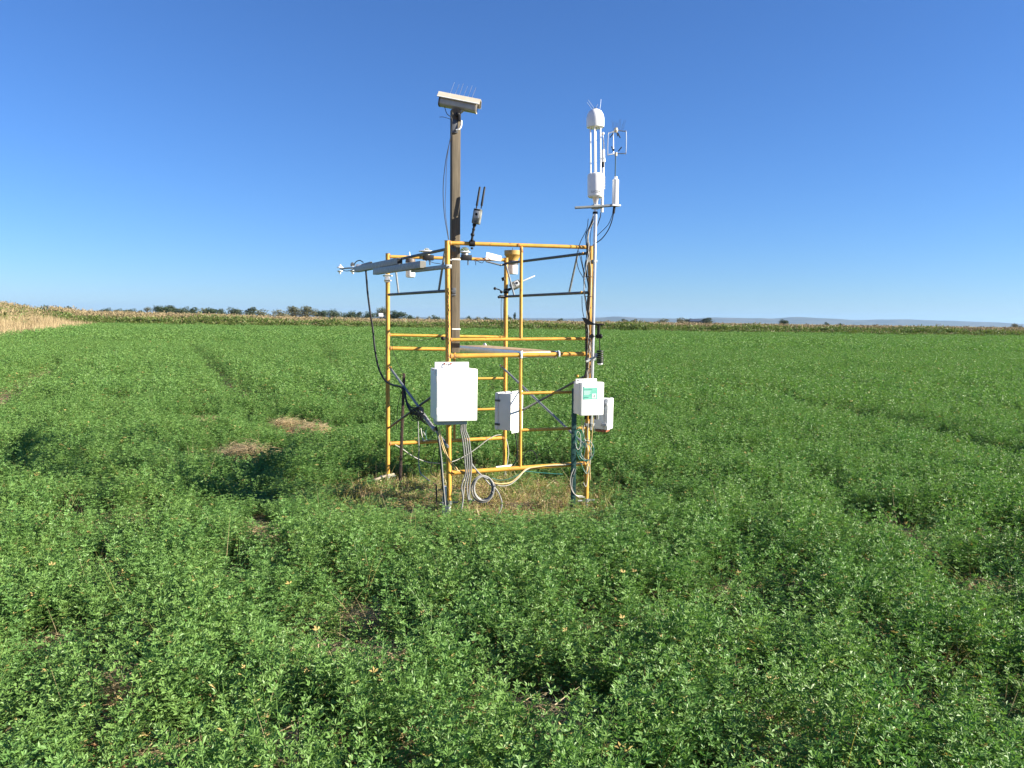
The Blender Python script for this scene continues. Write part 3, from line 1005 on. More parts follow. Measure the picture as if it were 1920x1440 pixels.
def along(t, b, py, pl):        # point of a post at a picture height
    x = 0
    for k in range(30):
        f = k / 29
        p = t.lerp(b, f)
        d = CM.transposed() @ (p - CAM)
        y = H0 / 2 - d.y / -d.z * F0
        if y >= py: return p
    return b
def rail(pl, x0, y0, x1, y1, r):
    o = T(pl(x0, y0), pl(x1, y1), r, 'rail', YEL, sc, 12)
    a, b = pl(x0, y0), pl(x1, y1)
    e = (b - a).normalized()
    for p, s in ((a, 1), (b, -1)):       # weld bead where the rail meets its post
        MB().tube([p + e * s * .018, p + e * s * .024, p + e * s * .031], [r + .005, r + .0045, r], 12).build('weld_bead', WELD, o)
    return o
rail(FRONT, 839, 455.5, 1107, 464, RR)
rail(FRONT, 840, 637, 1104, 635, RR * .85)
rail(FRONT, 840, 667.5, 1104, 663.5, RT)
rail(FRONT, 842, 887, 1099, 869, RT)
rail(BACK, 727, 481, 949, 487.5, RR)
rail(BACK, 727, 628, 947, 632, RR * .85)
rail(BACK, 727, 653, 947, 657, RT)
rail(BACK, 727, 832, 946, 821, RT)
def rung(pl, *a): return T(pl(a[0], a[1]), pl(a[2], a[3]), RR * .8, 'rung', YEL, sc, 10)
rung(FRONT, 976, 737.5, 1102, 734)
rung(FRONT, 976, 806.5, 1101, 802)
rung(BACK, 852, 710.5, 947, 709)
rung(BACK, 852, 769.5, 947, 766)
T(FRONT(977.5, 459), FRONT(976.5, 635), RR * .85, 'ladder_tube', YEL, sc)
T(FRONT(976, 666), FRONT(975.5, 877), RR * .85, 'ladder_tube', YEL, sc)
T(BACK(852, 656), BACK(852, 826), RR * .85, 'ladder_tube', YEL, sc)
# side guard bars and cross braces
def bar(pl, x0, y0, x1, y1, r=.0115, name='guard_bar', m=None, off=.012):
    return T(pl(x0, y0, off), pl(x1, y1, off), r, name, m or STEEL, sc, 8)
bar(LEFT, 728, 490.5, 838, 467, .0125)
bar(LEFT, 729, 552.5, 838, 545.5, .0125)
bar(LEFT, 740, 488, 747.5, 551, .009, 'guard_strut', GALV)
bar(LEFT, 834.5, 469, 822.5, 546, .009, 'guard_strut', GALV)
bar(RIGHT, 948, 494, 1103, 474.5, .0125)
bar(RIGHT, 948, 556, 1103, 548.5, .0125)
bar(RIGHT, 948, 494, 964.5, 555, .009, 'guard_strut', GALV)
bar(RIGHT, 1083, 477, 1067, 550, .009, 'guard_strut', GALV)
bar(LEFT, 731, 689, 840, 838, .0105, 'cross_brace', GALV)
bar(LEFT, 731, 801, 840, 722, .0105, 'cross_brace', STEEL, off=-.012)
bar(RIGHT, 938, 685, 1100, 838, .0105, 'cross_brace', GALV)
bar(RIGHT, 948, 786, 1100, 704, .0105, 'cross_brace', STEEL, off=-.012)
for pl, x, y in [(LEFT, 733, 689), (LEFT, 732, 801), (RIGHT, 1093, 475), (RIGHT, 1090, 548), (RIGHT, 940, 686), (FRONT, 1083, 705)]:
    MB().tube([pl(x, y, .03), pl(x, y, -.02)], .009, 8).ball(pl(x, y, .03), .011, 8).build('lock_pin', YEL, sc)

# ---------------------------------------------------------------- platform
pf0, pf1 = FRONT(975, 660.5, -.01), FRONT(1046, 658.5, -.01)
zt = max(pf0.z, pf1.z)
sd = (Vector((aBL.x - aFL.x, aBL.y - aFL.y, 0))).normalized()
pu = (pf1 - pf0); pu.z = 0
pw = pu.length; pu.normalize()
plen = 1.36
pl_ = thing('work_platform', 'narrow work platform with plywood top hooked over the scaffold rails', 'platform', (pf0.x, pf0.y, zt - .05))
pc = Vector((pf0.x, pf0.y, 0)) + pu * pw / 2 + sd * plen / 2
pn = Vector((-sd.y, sd.x, 0))
if pn.dot(pu) < 0: pn = -pn
AXP = (pn, sd, Z)
wdt = pw * abs(pn.dot(pu))
MB().box(pc + Z * (zt - .004), AXP, (wdt - .012, plen - .02, .012), .002).build('deck', PLY, pl_)
for s in (-1, 1):
    MB().box(pc + pn * s * (wdt / 2) + Z * (zt - .03), AXP, (.02, plen, .062), .003).build('side_beam', ALU, pl_)
for e in (-1, 1):
    MB().box(pc + sd * e * (plen / 2 - .02) + Z * (zt - .03), AXP, (wdt - .022, .03, .045), .002).build('end_beam', ALU, pl_)
    for s in (-1, 1):
        c = pc + pn * s * (wdt / 2) + sd * e * (plen / 2 + .012) + Z * (zt - .02)
        pts = [c + Z * .012 + sd * e * -.02, c + Z * .034 + sd * e * .0, c + Z * .02 + sd * e * .03, c + Z * -.03 + sd * e * .034]
        if e < 0:
            px = 976 if s < 0 else 1047
            q = FRONT(px, 667.5 if s < 0 else 664.5)
            k = RT + .006
            pts = [q + nF * math.sin(a) * k + Z * math.cos(a) * k for a in [-1.5, -.75, 0, .75, 1.5, 2.2]]
        MB().tube(spline(pts, 3), .009, 8).build('hook', WHITE, pl_)

# ---------------------------------------------------------------- timber pole
off = -.085
w0 = FRONT(854, 206, off); w1 = FRONT(852.5, 661, off)
tp = thing('timber_pole', 'tall weathered square timber pole strapped inside the scaffold corner', 'pole', (w1.x, w1.y, w1.z))
ax = (w1 - w0).normalized()
uW = (uF - ax * uF.dot(ax)).normalized(); nW = ax.cross(uW)
MB().box((w0 + w1) / 2, (uW, nW, ax), (.068, .075, (w1 - w0).length), .004).build('shaft', WOOD, tp)
def on_pole(px, py, o=0.0): return FRONT(px, py, off + .0375 + o)
for y in (467, 545, 553):
    p = on_pole(851, y)
    MB().box(p + nF * .004, AXF, (.03, .012, .045 if y != 553 else .012), .002).tube([p + nF * .01 - uF * .016, p + nF * .018 - uF * .016], .007, 8).build('clamp_plate', STEEL, tp)
for y, hh in ((487, .012), (617, .010)):
    p = FRONT(853.3, y, off)
    MB().box(p, AXF, (.070, .083, hh), .002).build('strap', WHITE, tp)
T(FRONT(846, 488, -.04), FRONT(838, 487, .0), .006, 'strap_rod', ALU, tp)

# ---------------------------------------------------------------- housed camera on the pole
cc = FRONT(859.5, 196, off)
a_ = Vector((math.cos(R(3)), -math.sin(R(3)), -.19)).normalized()
v_ = a_.cross(Z).normalized(); w_ = v_.cross(a_)
cctv = thing('surveillance_camera', 'boxy camera housing with cream sunshield on top of the timber pole', 'camera', tuple(w0))
def cv(a, v, w): return cc + a_ * a + v_ * v + w_ * w
prof = []
for ang in range(0, 360, 30):
    c_, s_ = math.cos(R(ang)), math.sin(R(ang))
    prof.append(((abs(c_) ** .5) * math.copysign(1, c_) * .047, (abs(s_) ** .6) * math.copysign(1, s_) * .040))
hb = MB().prism([cv(-.145, x, y) for x, y in prof], a_ * .283).build('housing', mat('grey_housing', (.40, .40, .36), (.32, .32, .29), rough=.4, metal=.3), cctv)
MB().prism([cv(.139, x * 1.06, y * 1.06) for x, y in prof], a_ * .012).build('front_bezel', CREAM, hb)
MB().prism([cv(.148, x * .8, y * .8) for x, y in prof], a_ * .006).build('window', mat('camera_window', (.01, .01, .012), rough=.05), hb)
MB().prism([cv(-.152, x * 1.03, y * 1.03) for x, y in prof], a_ * .012).build('rear_cap', STEEL, hb)
sp_ = [(-.068, .018), (-.034, .064), (.034, .064), (.068, .018), (.064, .016), (.032, .060), (-.032, .060), (-.064, .016)]
sh = MB().prism([cv(-.165, x, y) for x, y in sp_], a_ * .335).build('sunshield', CREAM, cctv)
for s in (-1, 1):
    MB().tube([cv(-.165, .067 * s, .018), cv(.17, .067 * s, .018)], .0045, 6).build('shield_edge', WHITE, sh)
for k, x in enumerate((-.085, -.045, -.012, .022, .058, .09)):
    MB().tube([cv(x, -.02, .062), cv(x + .018, -.02 + .006 * (k % 3), .165 - .01 * (k % 2))], .0013, 5).build('bird_spike', ALU, cctv)
MB().prism([cv(-.05, -.02, -.034), cv(.055, -.02, -.034), cv(.02, -.02, -.075), cv(-.02, -.02, -.075)], v_ * .04).build('bracket', GREYP, cctv)
pk = FRONT(861, 221, off + .06)
MB().box(pk, AXF, (.022, .035, .05), .004).ball(FRONT(858.5, 215, off + .055), .02).build('swivel_joint', BLACK, cctv)
q0 = FRONT(865, 226, off + .058)
MB().tube(spline([q0, FRONT(864.5, 236, off + .066), FRONT(861, 242, off + .066), FRONT(855, 244, off + .058)], 4), .007, 8).build('mount_arm', WHITE, cctv)
MB().box(FRONT(853, 237, off + .045), AXF, (.045, .012, .10), .003).build('mount_plate', STEEL, cctv)
MB().tube(spline([cv(-.105, 0, -.035), FRONT(838, 213, off + .05), FRONT(847, 222, off + .055), FRONT(847, 240, off + .05), FRONT(844, 262, off + .05), FRONT(836, 300, off + .06), FRONT(831, 350, off + .06), FRONT(833, 400, off + .06), FRONT(841, 449, off + .07)], 6), .003, 6).build('cable', RUBBER, cctv)
MB().tube(spline([FRONT(846, 250, off + .05), FRONT(838, 300, off + .05), FRONT(836, 350, off + .05), FRONT(835, 395, off + .06), FRONT(842, 452, off + .07)], 6), .002, 6).build('cable', RUBBER, cctv)
MB().tube(spline([FRONT(824, 219.5, off + .05), FRONT(832, 219.5, off + .05), FRONT(846, 224, off + .05)], 5), .0022, 5).build('cable_end', RUBBER, cctv)

# ---------------------------------------------------------------- trail cameras
CAMO = mat('camo_case', (0.30, 0.30, 0.26), (0.045, 0.05, 0.045), scale=34, rough=.6)
def trail_cam(name, label, pl, base, knob, body, size, tips, off, rod_m=BLACK, mount_r=.013):
    t = thing(name, label, 'camera', tuple(pl(base[0], base[1], off)))
    b = pl(body[0], body[1], off); up_ = (pl(tips[0][2], tips[0][3], off) - pl(tips[0][0], tips[0][1], off)).normalized()
    rt = up_.cross(pl.n) * -1
    rt = (rt - up_ * rt.dot(up_)).normalized()
    yaw = Matrix.Rotation(R(-28), 3, up_)
    r2 = yaw @ rt; f2 = r2.cross(up_)
    if f2.dot(pl.n) < 0: f2 = -f2
    cs_ = MB().box(b, (r2, f2, up_), size, .006).build('case', CAMO, t)
    MB().box(b + f2 * (size[1] / 2 + .001) + up_ * size[2] * .12, (r2, f2, up_), (size[0] * .72, .006, size[2] * .5), .002).build('front_panel', GREYP, cs_)
    MB().tube([b + f2 * (size[1] / 2) + up_ * size[2] * .1, b + f2 * (size[1] / 2 + .009) + up_ * size[2] * .1], size[0] * .17, 12).build('lens', BLACK, cs_)
    MB().box(b + f2 * (size[1] / 2 + .002) + up_ * size[2] * .40, (r2, f2, up_), (size[0] * .7, .006, size[2] * .1), .002).build('flash_window', BLACK, cs_)
    for (x0, y0, x1, y1) in tips:
        p, q = pl(x0, y0, off), pl(x1, y1, off)
        MB().tube([p, p.lerp(q, .12), p.lerp(q, .13), p.lerp(q, .97), q], [.0045, .0045, mount_r * .68, mount_r * .62, mount_r * .3], 10).build('antenna', rod_m, t)
    pts = [pl(x, y, off) for x, y in knob]
    mb = MB().tube(pts, .0095, 10)
    for i, p in enumerate(pts): mb.ball(p, mount_r + .003 * (i % 2), 10)
    mb.build('ball_arm', BLACK, t)
    cp = pl(base[0], base[1], off * .5)
    MB().tube([cp - pl.u * .02, cp + pl.u * .02], RR + .009, 12).tube([cp - Z * .03, cp - Z * .045], .01, 8).build('clamp', BLACK, t)
    return t
trail_cam('trail_camera', 'camouflage trail camera with two black antennas on a ball arm above the top rail', FRONT, (885, 456.5), [(885, 450), (886, 440), (888, 430), (889.5, 422)], (894.5, 406), (.062, .05, .115),
          [(893, 391, 900, 350), (902, 391, 909, 350)], .03)
trail_cam('trail_camera', 'grey trail camera pointing up with one pale antenna clamped low on the rear post', BACK, (949, 546), [(950, 546), (955, 542.5), (959, 541)], (966.5, 534.5), (.07, .06, .10),
          [(974, 529.5, 1003, 517)], .05, rod_m=GREYP, mount_r=.012)
# clamp gear beside it
cg = thing('clamp_arm', 'small black jointed clamp arm on the rear post below the rain gauge', 'clamp', tuple(BACK(946, 557, .03)))
MB().tube([BACK(947, 549, .03), BACK(940, 546, .05), BACK(936, 543, .06), BACK(927, 540.5, .07)], .006, 8).ball(BACK(940, 547.5, .05), .015).ball(BACK(928, 541, .07), .015).build('arm', BLACK, cg)
MB().tube([BACK(937, 556, .04), BACK(946, 557, .03)], .016, 10).ball(BACK(935.5, 557, .05), .014).build('clamp', BLACK, cg)
MB().tube([BACK(943, 520, .03), BACK(945, 526, .03)], .018, 10).build('knob', BLACK, cg)
MB().tube(spline([BACK(940, 559, .04), BACK(939.5, 580, .03), BACK(940, 610, .03), BACK(939, 632, .02)], 5), .0025, 5).build('cable', RUBBER, cg)
MB().tube(spline([BACK(943, 559, .04), BACK(944, 590, .03), BACK(941, 632, .02)], 5), .002, 5).build('cable', RUBBER, cg)

# ---------------------------------------------------------------- sensor boom
bo = .055
bm_ = thing('sensor_boom', 'overlapping galvanised square tubes reaching out beyond the scaffold with sensors at the end', 'boom', tuple(LEFT(727, 520, bo)))
def sq(x0, y0, x1, y1, w, m, o, name, h=None):
    a, b = LEFT(x0, y0, o), LEFT(x1, y1, o)
    d = (b - a).normalized(); s = d.cross(Z).normalized(); t_ = s.cross(d)
    bx_ = MB().box((a + b) / 2, (d, s, t_), ((b - a).length, w, h or w), .003).build(name, m, bm_)
    return bx_, b, d, s, t_
_, e1, d1, s1, t1 = sq(668.5, 505.5, 749.5, 489.5, .052, GALV, bo + .03, 'square_tube', .056)
MB().box(e1 + d1 * .0005, (d1, s1, t1), (.002, .044, .046)).build('tube_opening', BLACK, bm_)
_, e2, d2, s2, t2 = sq(704, 509.5, 793, 496, .052, GALV, bo + .032, 'square_tube', .058)
MB().box(e2 + d2 * .0008, (d2, s2, t2), (.0025, .05, .054)).build('tube_plug', mat('plug_grey', (.17, .165, .15)), bm_)
sq(775, 507.5, 842, 499.5, .045, GALV, .05, 'channel', .03)
MB().tube([LEFT(841, 500, .08), LEFT(841, 500, -.02)], .006, 8).build('channel_bolt', STEEL, bm_)
MB().box(LEFT(726, 522, .02), AXF, (.045, .05, .075), .004).tube([LEFT(719, 517, .05), LEFT(735, 517, .02)], .007, 8).tube([LEFT(721, 526, .05), LEFT(733, 526, .02)], .007, 8).build('u_bolt_clamp', ALU, bm_)
# net radiation sensor at the tip
so = bo + .03
nr = thing('radiation_sensor', 'net radiation sensor with small white domes at the outer end of the boom', 'sensor', tuple(LEFT(668, 505, so)))
MB().tube([LEFT(670, 503, so), LEFT(655, 502.5, so), LEFT(638, 504, so)], [.012, .009, .009], 8).build('arm', GREYP, nr)
for (x, y, up, r_) in [(638, 502.5, 1, .036), (637.5, 507.5, -1, .030), (661.5, 507, -1, .036), (661, 499.5, 1, .02)]:
    c = LEFT(x, y, so)
    MB().lathe(c, Z * up, [(r_, 0), (r_ * 1.02, .004), (r_ * .75, .014), (r_ * .36, .02), (r_ * .33, .03), (r_ * .15, .038)], 16).build('dome', WHITE2, nr)
MB().box(LEFT(661, 496.5, so), AXF, (.04, .04, .03), .004).tube([LEFT(661, 492, so), LEFT(661, 499, so)], .012, 8).build('clamp_block', STEEL, nr)
MB().box(LEFT(672, 497.5, so), AXF, (.05, .04, .022), .003).build('clamp_block', ALU, nr)
MB().box(LEFT(677, 499, so), AXF, (.03, .05, .03), .003).build('clamp_block', ALU, nr)
MB().tube([LEFT(679, 497, so), LEFT(696, 492.5, so)], .012, 10).build('pipe', GALV, nr)
MB().tube([LEFT(696, 492.5, so), LEFT(696.4, 492.4, so)], .009, 10).build('pipe_opening', BLACK, nr)
MB().tube(spline([LEFT(664, 496, so + .02), LEFT(668, 490.5, so + .03), LEFT(675, 488.3, so + .03), LEFT(681, 492, so + .02)], 5), .005, 6).build('cable', RUBBER, nr)
MB().tube(spline([LEFT(641, 505, so + .01), LEFT(648, 508, so + .02), LEFT(657, 507, so + .02), LEFT(666, 503, so + .02)], 5), .004, 6).build('cable', RUBBER, nr)
# hose down from the boom
bh = thing('black_hose', 'thick black hose hanging from the boom and sagging across to the big white box', 'hose', tuple(LEFT(760, 760, .02)))
hp = [LEFT(686, 507, bo + .03), LEFT(687.5, 525, bo + .03), LEFT(689.5, 550, bo + .02), LEFT(694, 585, bo + .02), LEFT(699, 618, bo), LEFT(703, 655, bo), LEFT(710, 690, .05), LEFT(722, 713, .04), LEFT(737, 722, .04), LEFT(750, 725, .04), LEFT(758, 733, .03),
      LEFT(762, 752, .03), LEFT(768, 768, .04), LEFT(779, 777, .05), LEFT(792, 778, .05), LEFT(803, 789, .06), LEFT(814, 803, .06)]
MB().tube(spline(hp, 6), .0095, 9).build('tube', RUBBER, bh)
MB().tube(spline([LEFT(788, 774, .06), LEFT(797, 783, .065), LEFT(806, 794, .07), LEFT(815, 806, .07)], 5), .017, 9).build('taped_sleeve', mat('duct_tape', (.10, .095, .10), (.42, .41, .40), scale=45, rough=.35), bh)
tg = random.Random(5)
for k in range(18):
    c0 = (781 + tg.uniform(-6, 9), 777 + tg.uniform(-8, 7)); rr = tg.uniform(4, 9); o = tg.uniform(.03, .09); ph = tg.uniform(0, 6.28)
    MB().tube([LEFT(c0[0] + rr * math.cos(ph + q * .55) * (1 + .15 * math.sin(q)), c0[1] + rr * 1.1 * math.sin(ph + q * .55), o + .004 * q) for q in range(13)], .0028, 5).build('wire_loop', RUBBER, bh)

for k in range(6):
    y = 741 + k * 5
    MB().tube(spline([LEFT(757 + k, y - 8, .03), LEFT(764 + k * 2, y + 12 + tg.uniform(-5, 5), .05), LEFT(779 + tg.uniform(-4, 4), 772 + tg.uniform(-7, 9), .07), LEFT(794 + tg.uniform(-3, 3), 784 + tg.uniform(-6, 6), .07), LEFT(812, 800 + tg.uniform(-5, 4), .06)], 5), .0035, 6).build('lead', RUBBER, bh)
# ---------------------------------------------------------------- instruments on the back rail
def pyranometer(name, label, x, ydisc, rdisc, dome):
    t = thing(name, label, 'sensor', tuple(BACK(x, 484, 0)))
    c = BACK(x, ydisc, 0)
    MB().lathe(c, Z, [(rdisc * .5, -.012), (rdisc, -.004), (rdisc, .0), (rdisc * .9, .004), (rdisc * .35, .010)], 22).build('sun_screen', WHITE2, t)
    MB().lathe(c, Z, [(.034, -.062), (.036, -.02), (.03, -.008)], 16).build('body', mat('sensor_body', (.30, .28, .25), (.2, .19, .17), rough=.4, metal=.4), t)
    MB().lathe(c, Z, [(dome, .004), (dome * .95, dome * .35), (dome * .75, dome * .72), (dome * .4, dome * .95), (.001, dome)], 18).build('glass_dome', GLASS, t)
    MB().box(BACK(x + 3, 483, .015), (BACK.u, BACK.n, Z), (.10, .05, .05), .004).build('rail_mount', BLACK, t)
    MB().tube([BACK(x + 6, 487, .02), BACK(x + 6, 497, .02)], .006, 8).build('mount_bolt', STEEL, t)
    return t
pyranometer('pyranometer', 'flat white disc sensor on the rear top rail above the boom channel', 800, 471, .076, .030)
py2 = pyranometer('pyranometer', 'dome sensor with white collar on the rear top rail beside the timber pole', 871.5, 472.5, .055, .048)
MB().tube(spline([BACK(803, 489, .03), BACK(814, 493, .02), BACK(826, 495, .02), BACK(833, 500, .0)], 5), .003, 5).build('sensor_lead', RUBBER, single(MB().tube([BACK(795, 482, 0), BACK(797, 488, .02), BACK(801, 489, .03)], .003, 5), 'sensor_cable', REDT, 'red sensor lead wound under the flat white disc', 'cable'))
# white plate
q1, q2, q3 = BACK(912.5, 472.5, .03), BACK(941, 480, .03), BACK(910.5, 486, .03)
e_u = (q2 - q1); e_w = (q3 - q1)
pn_ = e_u.cross(e_w).normalized()
wpz = thing('reflector_plate', 'small flat white plate tilted on the rear top rail', 'plate', tuple(BACK(925, 487, .0)))
MB().prism([q1, q2, q2 + e_w * .72, q3], pn_ * .006).build('plate', WHITE2, wpz)
MB().tube([BACK(911, 490, .03), BACK(938, 497, .03)], .008, 8).tube([BACK(938, 497, .03), BACK(946, 496, .0)], .011, 8).build('support_bar', STEEL, wpz)
MB().tube(spline([BACK(890, 490, .02), BACK(896, 484, .03), BACK(905, 487, .03), BACK(912, 483, .03), BACK(920, 487, .03)], 6), .004, 6).build('cable', mat('copper_lead', (.38, .16, .08)), wpz)
MB().tube(spline([BACK(892, 497, .01), BACK(893, 489, .03), BACK(903, 493, .02), BACK(907, 490, .02)], 6), .003, 6).build('cable', RUBBER, wpz)
# hanging white pot
hpz = thing('hanging_sensor_pot', 'white pot-shaped sensor with dark cap hanging under the boom', 'sensor', tuple(BACK(769.5, 521, .02)))
bt, tp_ = BACK(769.5, 520.5, .02), BACK(769.5, 492, .02)
hh = (tp_ - bt).length
MB().lathe(bt, Z, [(.030, 0), (.042, .006), (.044, .02), (.045, hh)], 20).build('pot', WHITE2, hpz)
MB().lathe(tp_, Z, [(.046, -.004), (.048, .01), (.044, .03), (.02, .042)], 20).build('cap', mat('brown_cap', (.14, .11, .09)), hpz)
T(tp_ + Z * .04, BACK(767.5, 472.5, .02), .003, 'spike', ALU, hpz, 6)
MB().tube([BACK(769, 483, .0), BACK(769, 490, .02)], .02, 8).build('rail_clip', BLACK, hpz)
# rain gauge
rgp = lambda x, y: P(x, y, 8.16)
rg = thing('rain_gauge', 'rain gauge with brown funnel rim and white barrel beside the rear post', 'rain gauge', tuple(rgp(961, 514)))
c = rgp(961, 514); mpx = 8.16 / F0
zz = lambda y: rgp(961, y).z - c.z
MB().lathe(c, Z, [(.052, zz(514)), (.054, zz(512)), (.054, zz(496))], 24).build('barrel', WHITE2, rg)
MB().lathe(c, Z, [(.056, zz(497)), (.058, zz(494)), (.056, zz(489))], 24).build('collar', STEEL, rg)
MB().lathe(c, Z, [(.054, zz(490)), (.056, zz(486)), (.082, zz(478.5)), (.086, zz(478)), (.087, zz(470)), (.08, zz(470)), (.07, zz(474)), (.03, zz(480))], 28).build('funnel', BRASS, rg)
MB().tube([rgp(961.5, 471), rgp(961, 464.5)], .0025, 5).build('bird_spike', BLACK, rg)
MB().box(rgp(953, 492), AXF, (.06, .03, .02), .002).build('bracket', STEEL, rg)
single(MB().tube([FRONT(971, 456.5, .018), FRONT(973.5, 459.5, .021), FRONT(975, 462, .019)], .003, 5).tube([FRONT(975, 463, .02), FRONT(980, 469, .018), FRONT(981, 473, .012)], .002, 5), 'cable_tie', REDT, 'red tie round the top rail where the ladder tube meets it', 'tie')

# ---------------------------------------------------------------- enclosures
def enclosure(name, label, c, yaw, w, d, h, flange=True, lid=.28, m=WHITE, tilt=0):
    """c: centre of the door face; door faces along n"""
    n = Matrix.Rotation(yaw, 3, 'Z') @ nF; u = Vector((-n.y, n.x, 0)); 
    if u.dot(uF) < 0 and abs(yaw) < 1.5: u = -u
    A = (u, n, Z)
    t = thing(name, label, 'enclosure', tuple(c - n * d / 2 - Z * h / 2))
    MB().box(c - n * (d * lid + d * (1 - lid) / 2 + .002), A, (w * .985, d * (1 - lid), h * .97), .008).build('body', m, t)
    door = MB().box(c - n * d * lid / 2, A, (w, d * lid, h), .011).build('door', m, t)
    if flange:
        MB().box(c - n * (d - .003) + Z * .004, A, (w * .82, .005, h * 1.16), .002).build('mounting_plate', m, t)
    return t, A, door
# big box
bc = FRONT(857.5, 741, .27)
kk = (bc.y / F0)
be, AB, bdoor = enclosure('instrument_box', 'large white instrument box on the corner post under the timber pole', bc, 0, 79 * kk, .255, 99 * kk, flange=False, lid=.24)
u, n, _ = AB
MB().box(bc - n * .055 + Z * (50 * kk) - u * (8 * kk), AB, (66 * kk, .008, 24 * kk), .003).build('top_flange', WHITE, be)
MB().box(bc - n * .10 - Z * (52 * kk) - u * (8 * kk), AB, (60 * kk, .12, 10 * kk), .003).build('bottom_flange', GREYP, be)
for x, y in ((812, 693), (833.5, 682), (845.5, 682), (868.5, 691)):
    p = FRONT(x, y, .27 - .048)
    MB().tube([p, p + nF * .006], .007, 8).build('bolt', STEEL if x < 830 or x > 860 else REDT, be)
MB().tube(spline([FRONT(838, 679, .235), FRONT(838, 686, .24), FRONT(843, 689, .24), FRONT(840, 683, .24), FRONT(832, 686, .238)], 5), .002, 5).build('tie_wire', STEEL, be)
MB().box(bc + n * .003 - u * .5 * 79 * kk - Z * .12, AB, (.01, .016, .05), .003).box(bc + n * .003 - u * .5 * 79 * kk + Z * .12, AB, (.01, .016, .05), .003).build('hinge', GREYP, bdoor)
MB().tube([FRONT(820, 700, .1), FRONT(838, 700, 0)], .008, 8).tube([FRONT(820, 780, .1), FRONT(838, 780, 0)], .008, 8).build('post_clamp', GALV, be)
# box with the green notice
bc3 = FRONT(1111.5, 748, .20)
kk = bc3.y / F0
b3, A3, d3 = enclosure('instrument_box', 'white instrument box with a green notice on the mast post', bc3, R(4), 47.5 * kk, .155, 63 * kk, flange=False, lid=.3)
u, n, _ = A3
MB().box(bc3 - n * .05 + Z * (33 * kk) - u * (9 * kk), A3, (44 * kk, .008, 9 * kk), .002).build('top_flange', WHITE, b3)
for k in (-1, -.4, 1):
    MB().box(bc3 - n * .045 + Z * (35.2 * kk) - u * (9 * kk) + u * k * 17 * kk, A3, (4 * kk, .003, 1.5 * kk)).build('slot', BLACK, b3)
TEAL = mat('green_notice', (.10, .36, .28), (.16, .43, .34), scale=30, rough=.4)
lb = bc3 + n * .0015 - u * (5.5 * kk) + Z * (11.5 * kk)
no = MB().box(lb, A3, (29.5 * kk, .002, 24 * kk)).build('notice', TEAL, b3)
PRINT = mat('notice_print', (.05, .20, .17)); PALE = mat('notice_pale', (.75, .80, .77))
def strip(dx, dz, w, h, m, nm): MB().box(lb + n * .0016 + u * dx * kk + Z * dz * kk, A3, (w * kk, .0012, h * kk)).build(nm, m, no)
strip(-5, 6.2, 17, 1.1, PRINT, 'print_line'); strip(0, 10.4, 26, 1.4, PALE, 'print_line')
for k, w in enumerate((15, 13, 14, 12)): strip(-6.5 + (w - 15) / 2, 3.6 - 2.0 * k, w, .55, PALE, 'print_line')
strip(-8.5, -8.2, 9, 1.5, PRINT, 'print_logo'); strip(7.6, -6, 8.4, 8.6, PALE, 'print_picture')
MB().box(lb + n * .0030 + u * 6.6 * kk - Z * 6.5 * kk, A3, (2.6 * kk, .0012, 5 * kk)).build('print_figure', GREYP, no)
MB().box(lb + n * .0030 + u * 9.4 * kk - Z * 6 * kk, A3, (1.1 * kk, .0012, 6 * kk)).build('print_figure', PRINT, no)
MB().tube([FRONT(1090, 760, .05), FRONT(1103, 760, .0)], .01, 8).build('post_clamp', GALV, b3)
for k, x in enumerate((1098, 1106, 1116, 1121)):
    p = FRONT(x, 781, .10)
    MB().tube([p + Z * .02, p - Z * .022], .009, 8).build('cable_gland', BLACK if k != 3 else ALU, b3)
# box behind the mast
p4 = P(1142.5, 776, 6.98)
k4 = 6.98 / F0
b4, A4, d4 = enclosure('instrument_box', 'white instrument box turned sideways behind the mast', p4 + Vector((.012, 0, 0)), R(47), .148, .13, 59 * k4, flange=True, lid=.26)
u, n, _ = A4
MB().box(p4 - n * .06 - Z * (32 * k4), A4, (.10, .10, .02), .004).build('bottom_plate', mat('red_brown', (.30, .10, .05), (.2, .07, .04)), b4)
MB().tube([p4 - n * .05 + Z * .03, P(1111, 770, 6.65)], .011, 8).build('mast_arm', GALV, b4)
for dz in (-.09, .09):
    MB().box(p4 + n * -.02 + u * -.078 + Z * dz, A4, (.012, .05, .025), .003).build('latch', GREYP, d4)
# box on the ladder tube, its door turned away to the side
k2 = 7.66 / F0
n2 = Vector((-.81, .586, 0)).normalized()
yaw2 = math.atan2(n2.y, n2.x) - math.atan2(nF.y, nF.x)
C2 = P(954.5, 770.5, 7.68)
cdoor = C2 + n2 * .098
b2, A2, d2_ = enclosure('instrument_box', 'grey-white instrument box with two side latches hung on the rear post', cdoor, yaw2, .205, .19, 71 * k2, flange=False, lid=.22)
u, n, _ = A2
s2_ = u if u.y < 0 else -u
for dz in (.105, -.125):
    MB().box(cdoor - n * .035 + s2_ * .104 + Z * dz, A2, (.012, .06, .02), .004).build('latch', STEEL, d2_)
for s in (-1, 1):
    MB().box(cdoor - n * .192 + Z * s * (36 * k2), A2, (.17, .006, .035), .002).build('mounting_tab', WHITE, b2)
MB().tube([C2 - s2_ * .08, P(948, 771, 8.05)], .012, 8).build('post_clamp', GALV, b2)

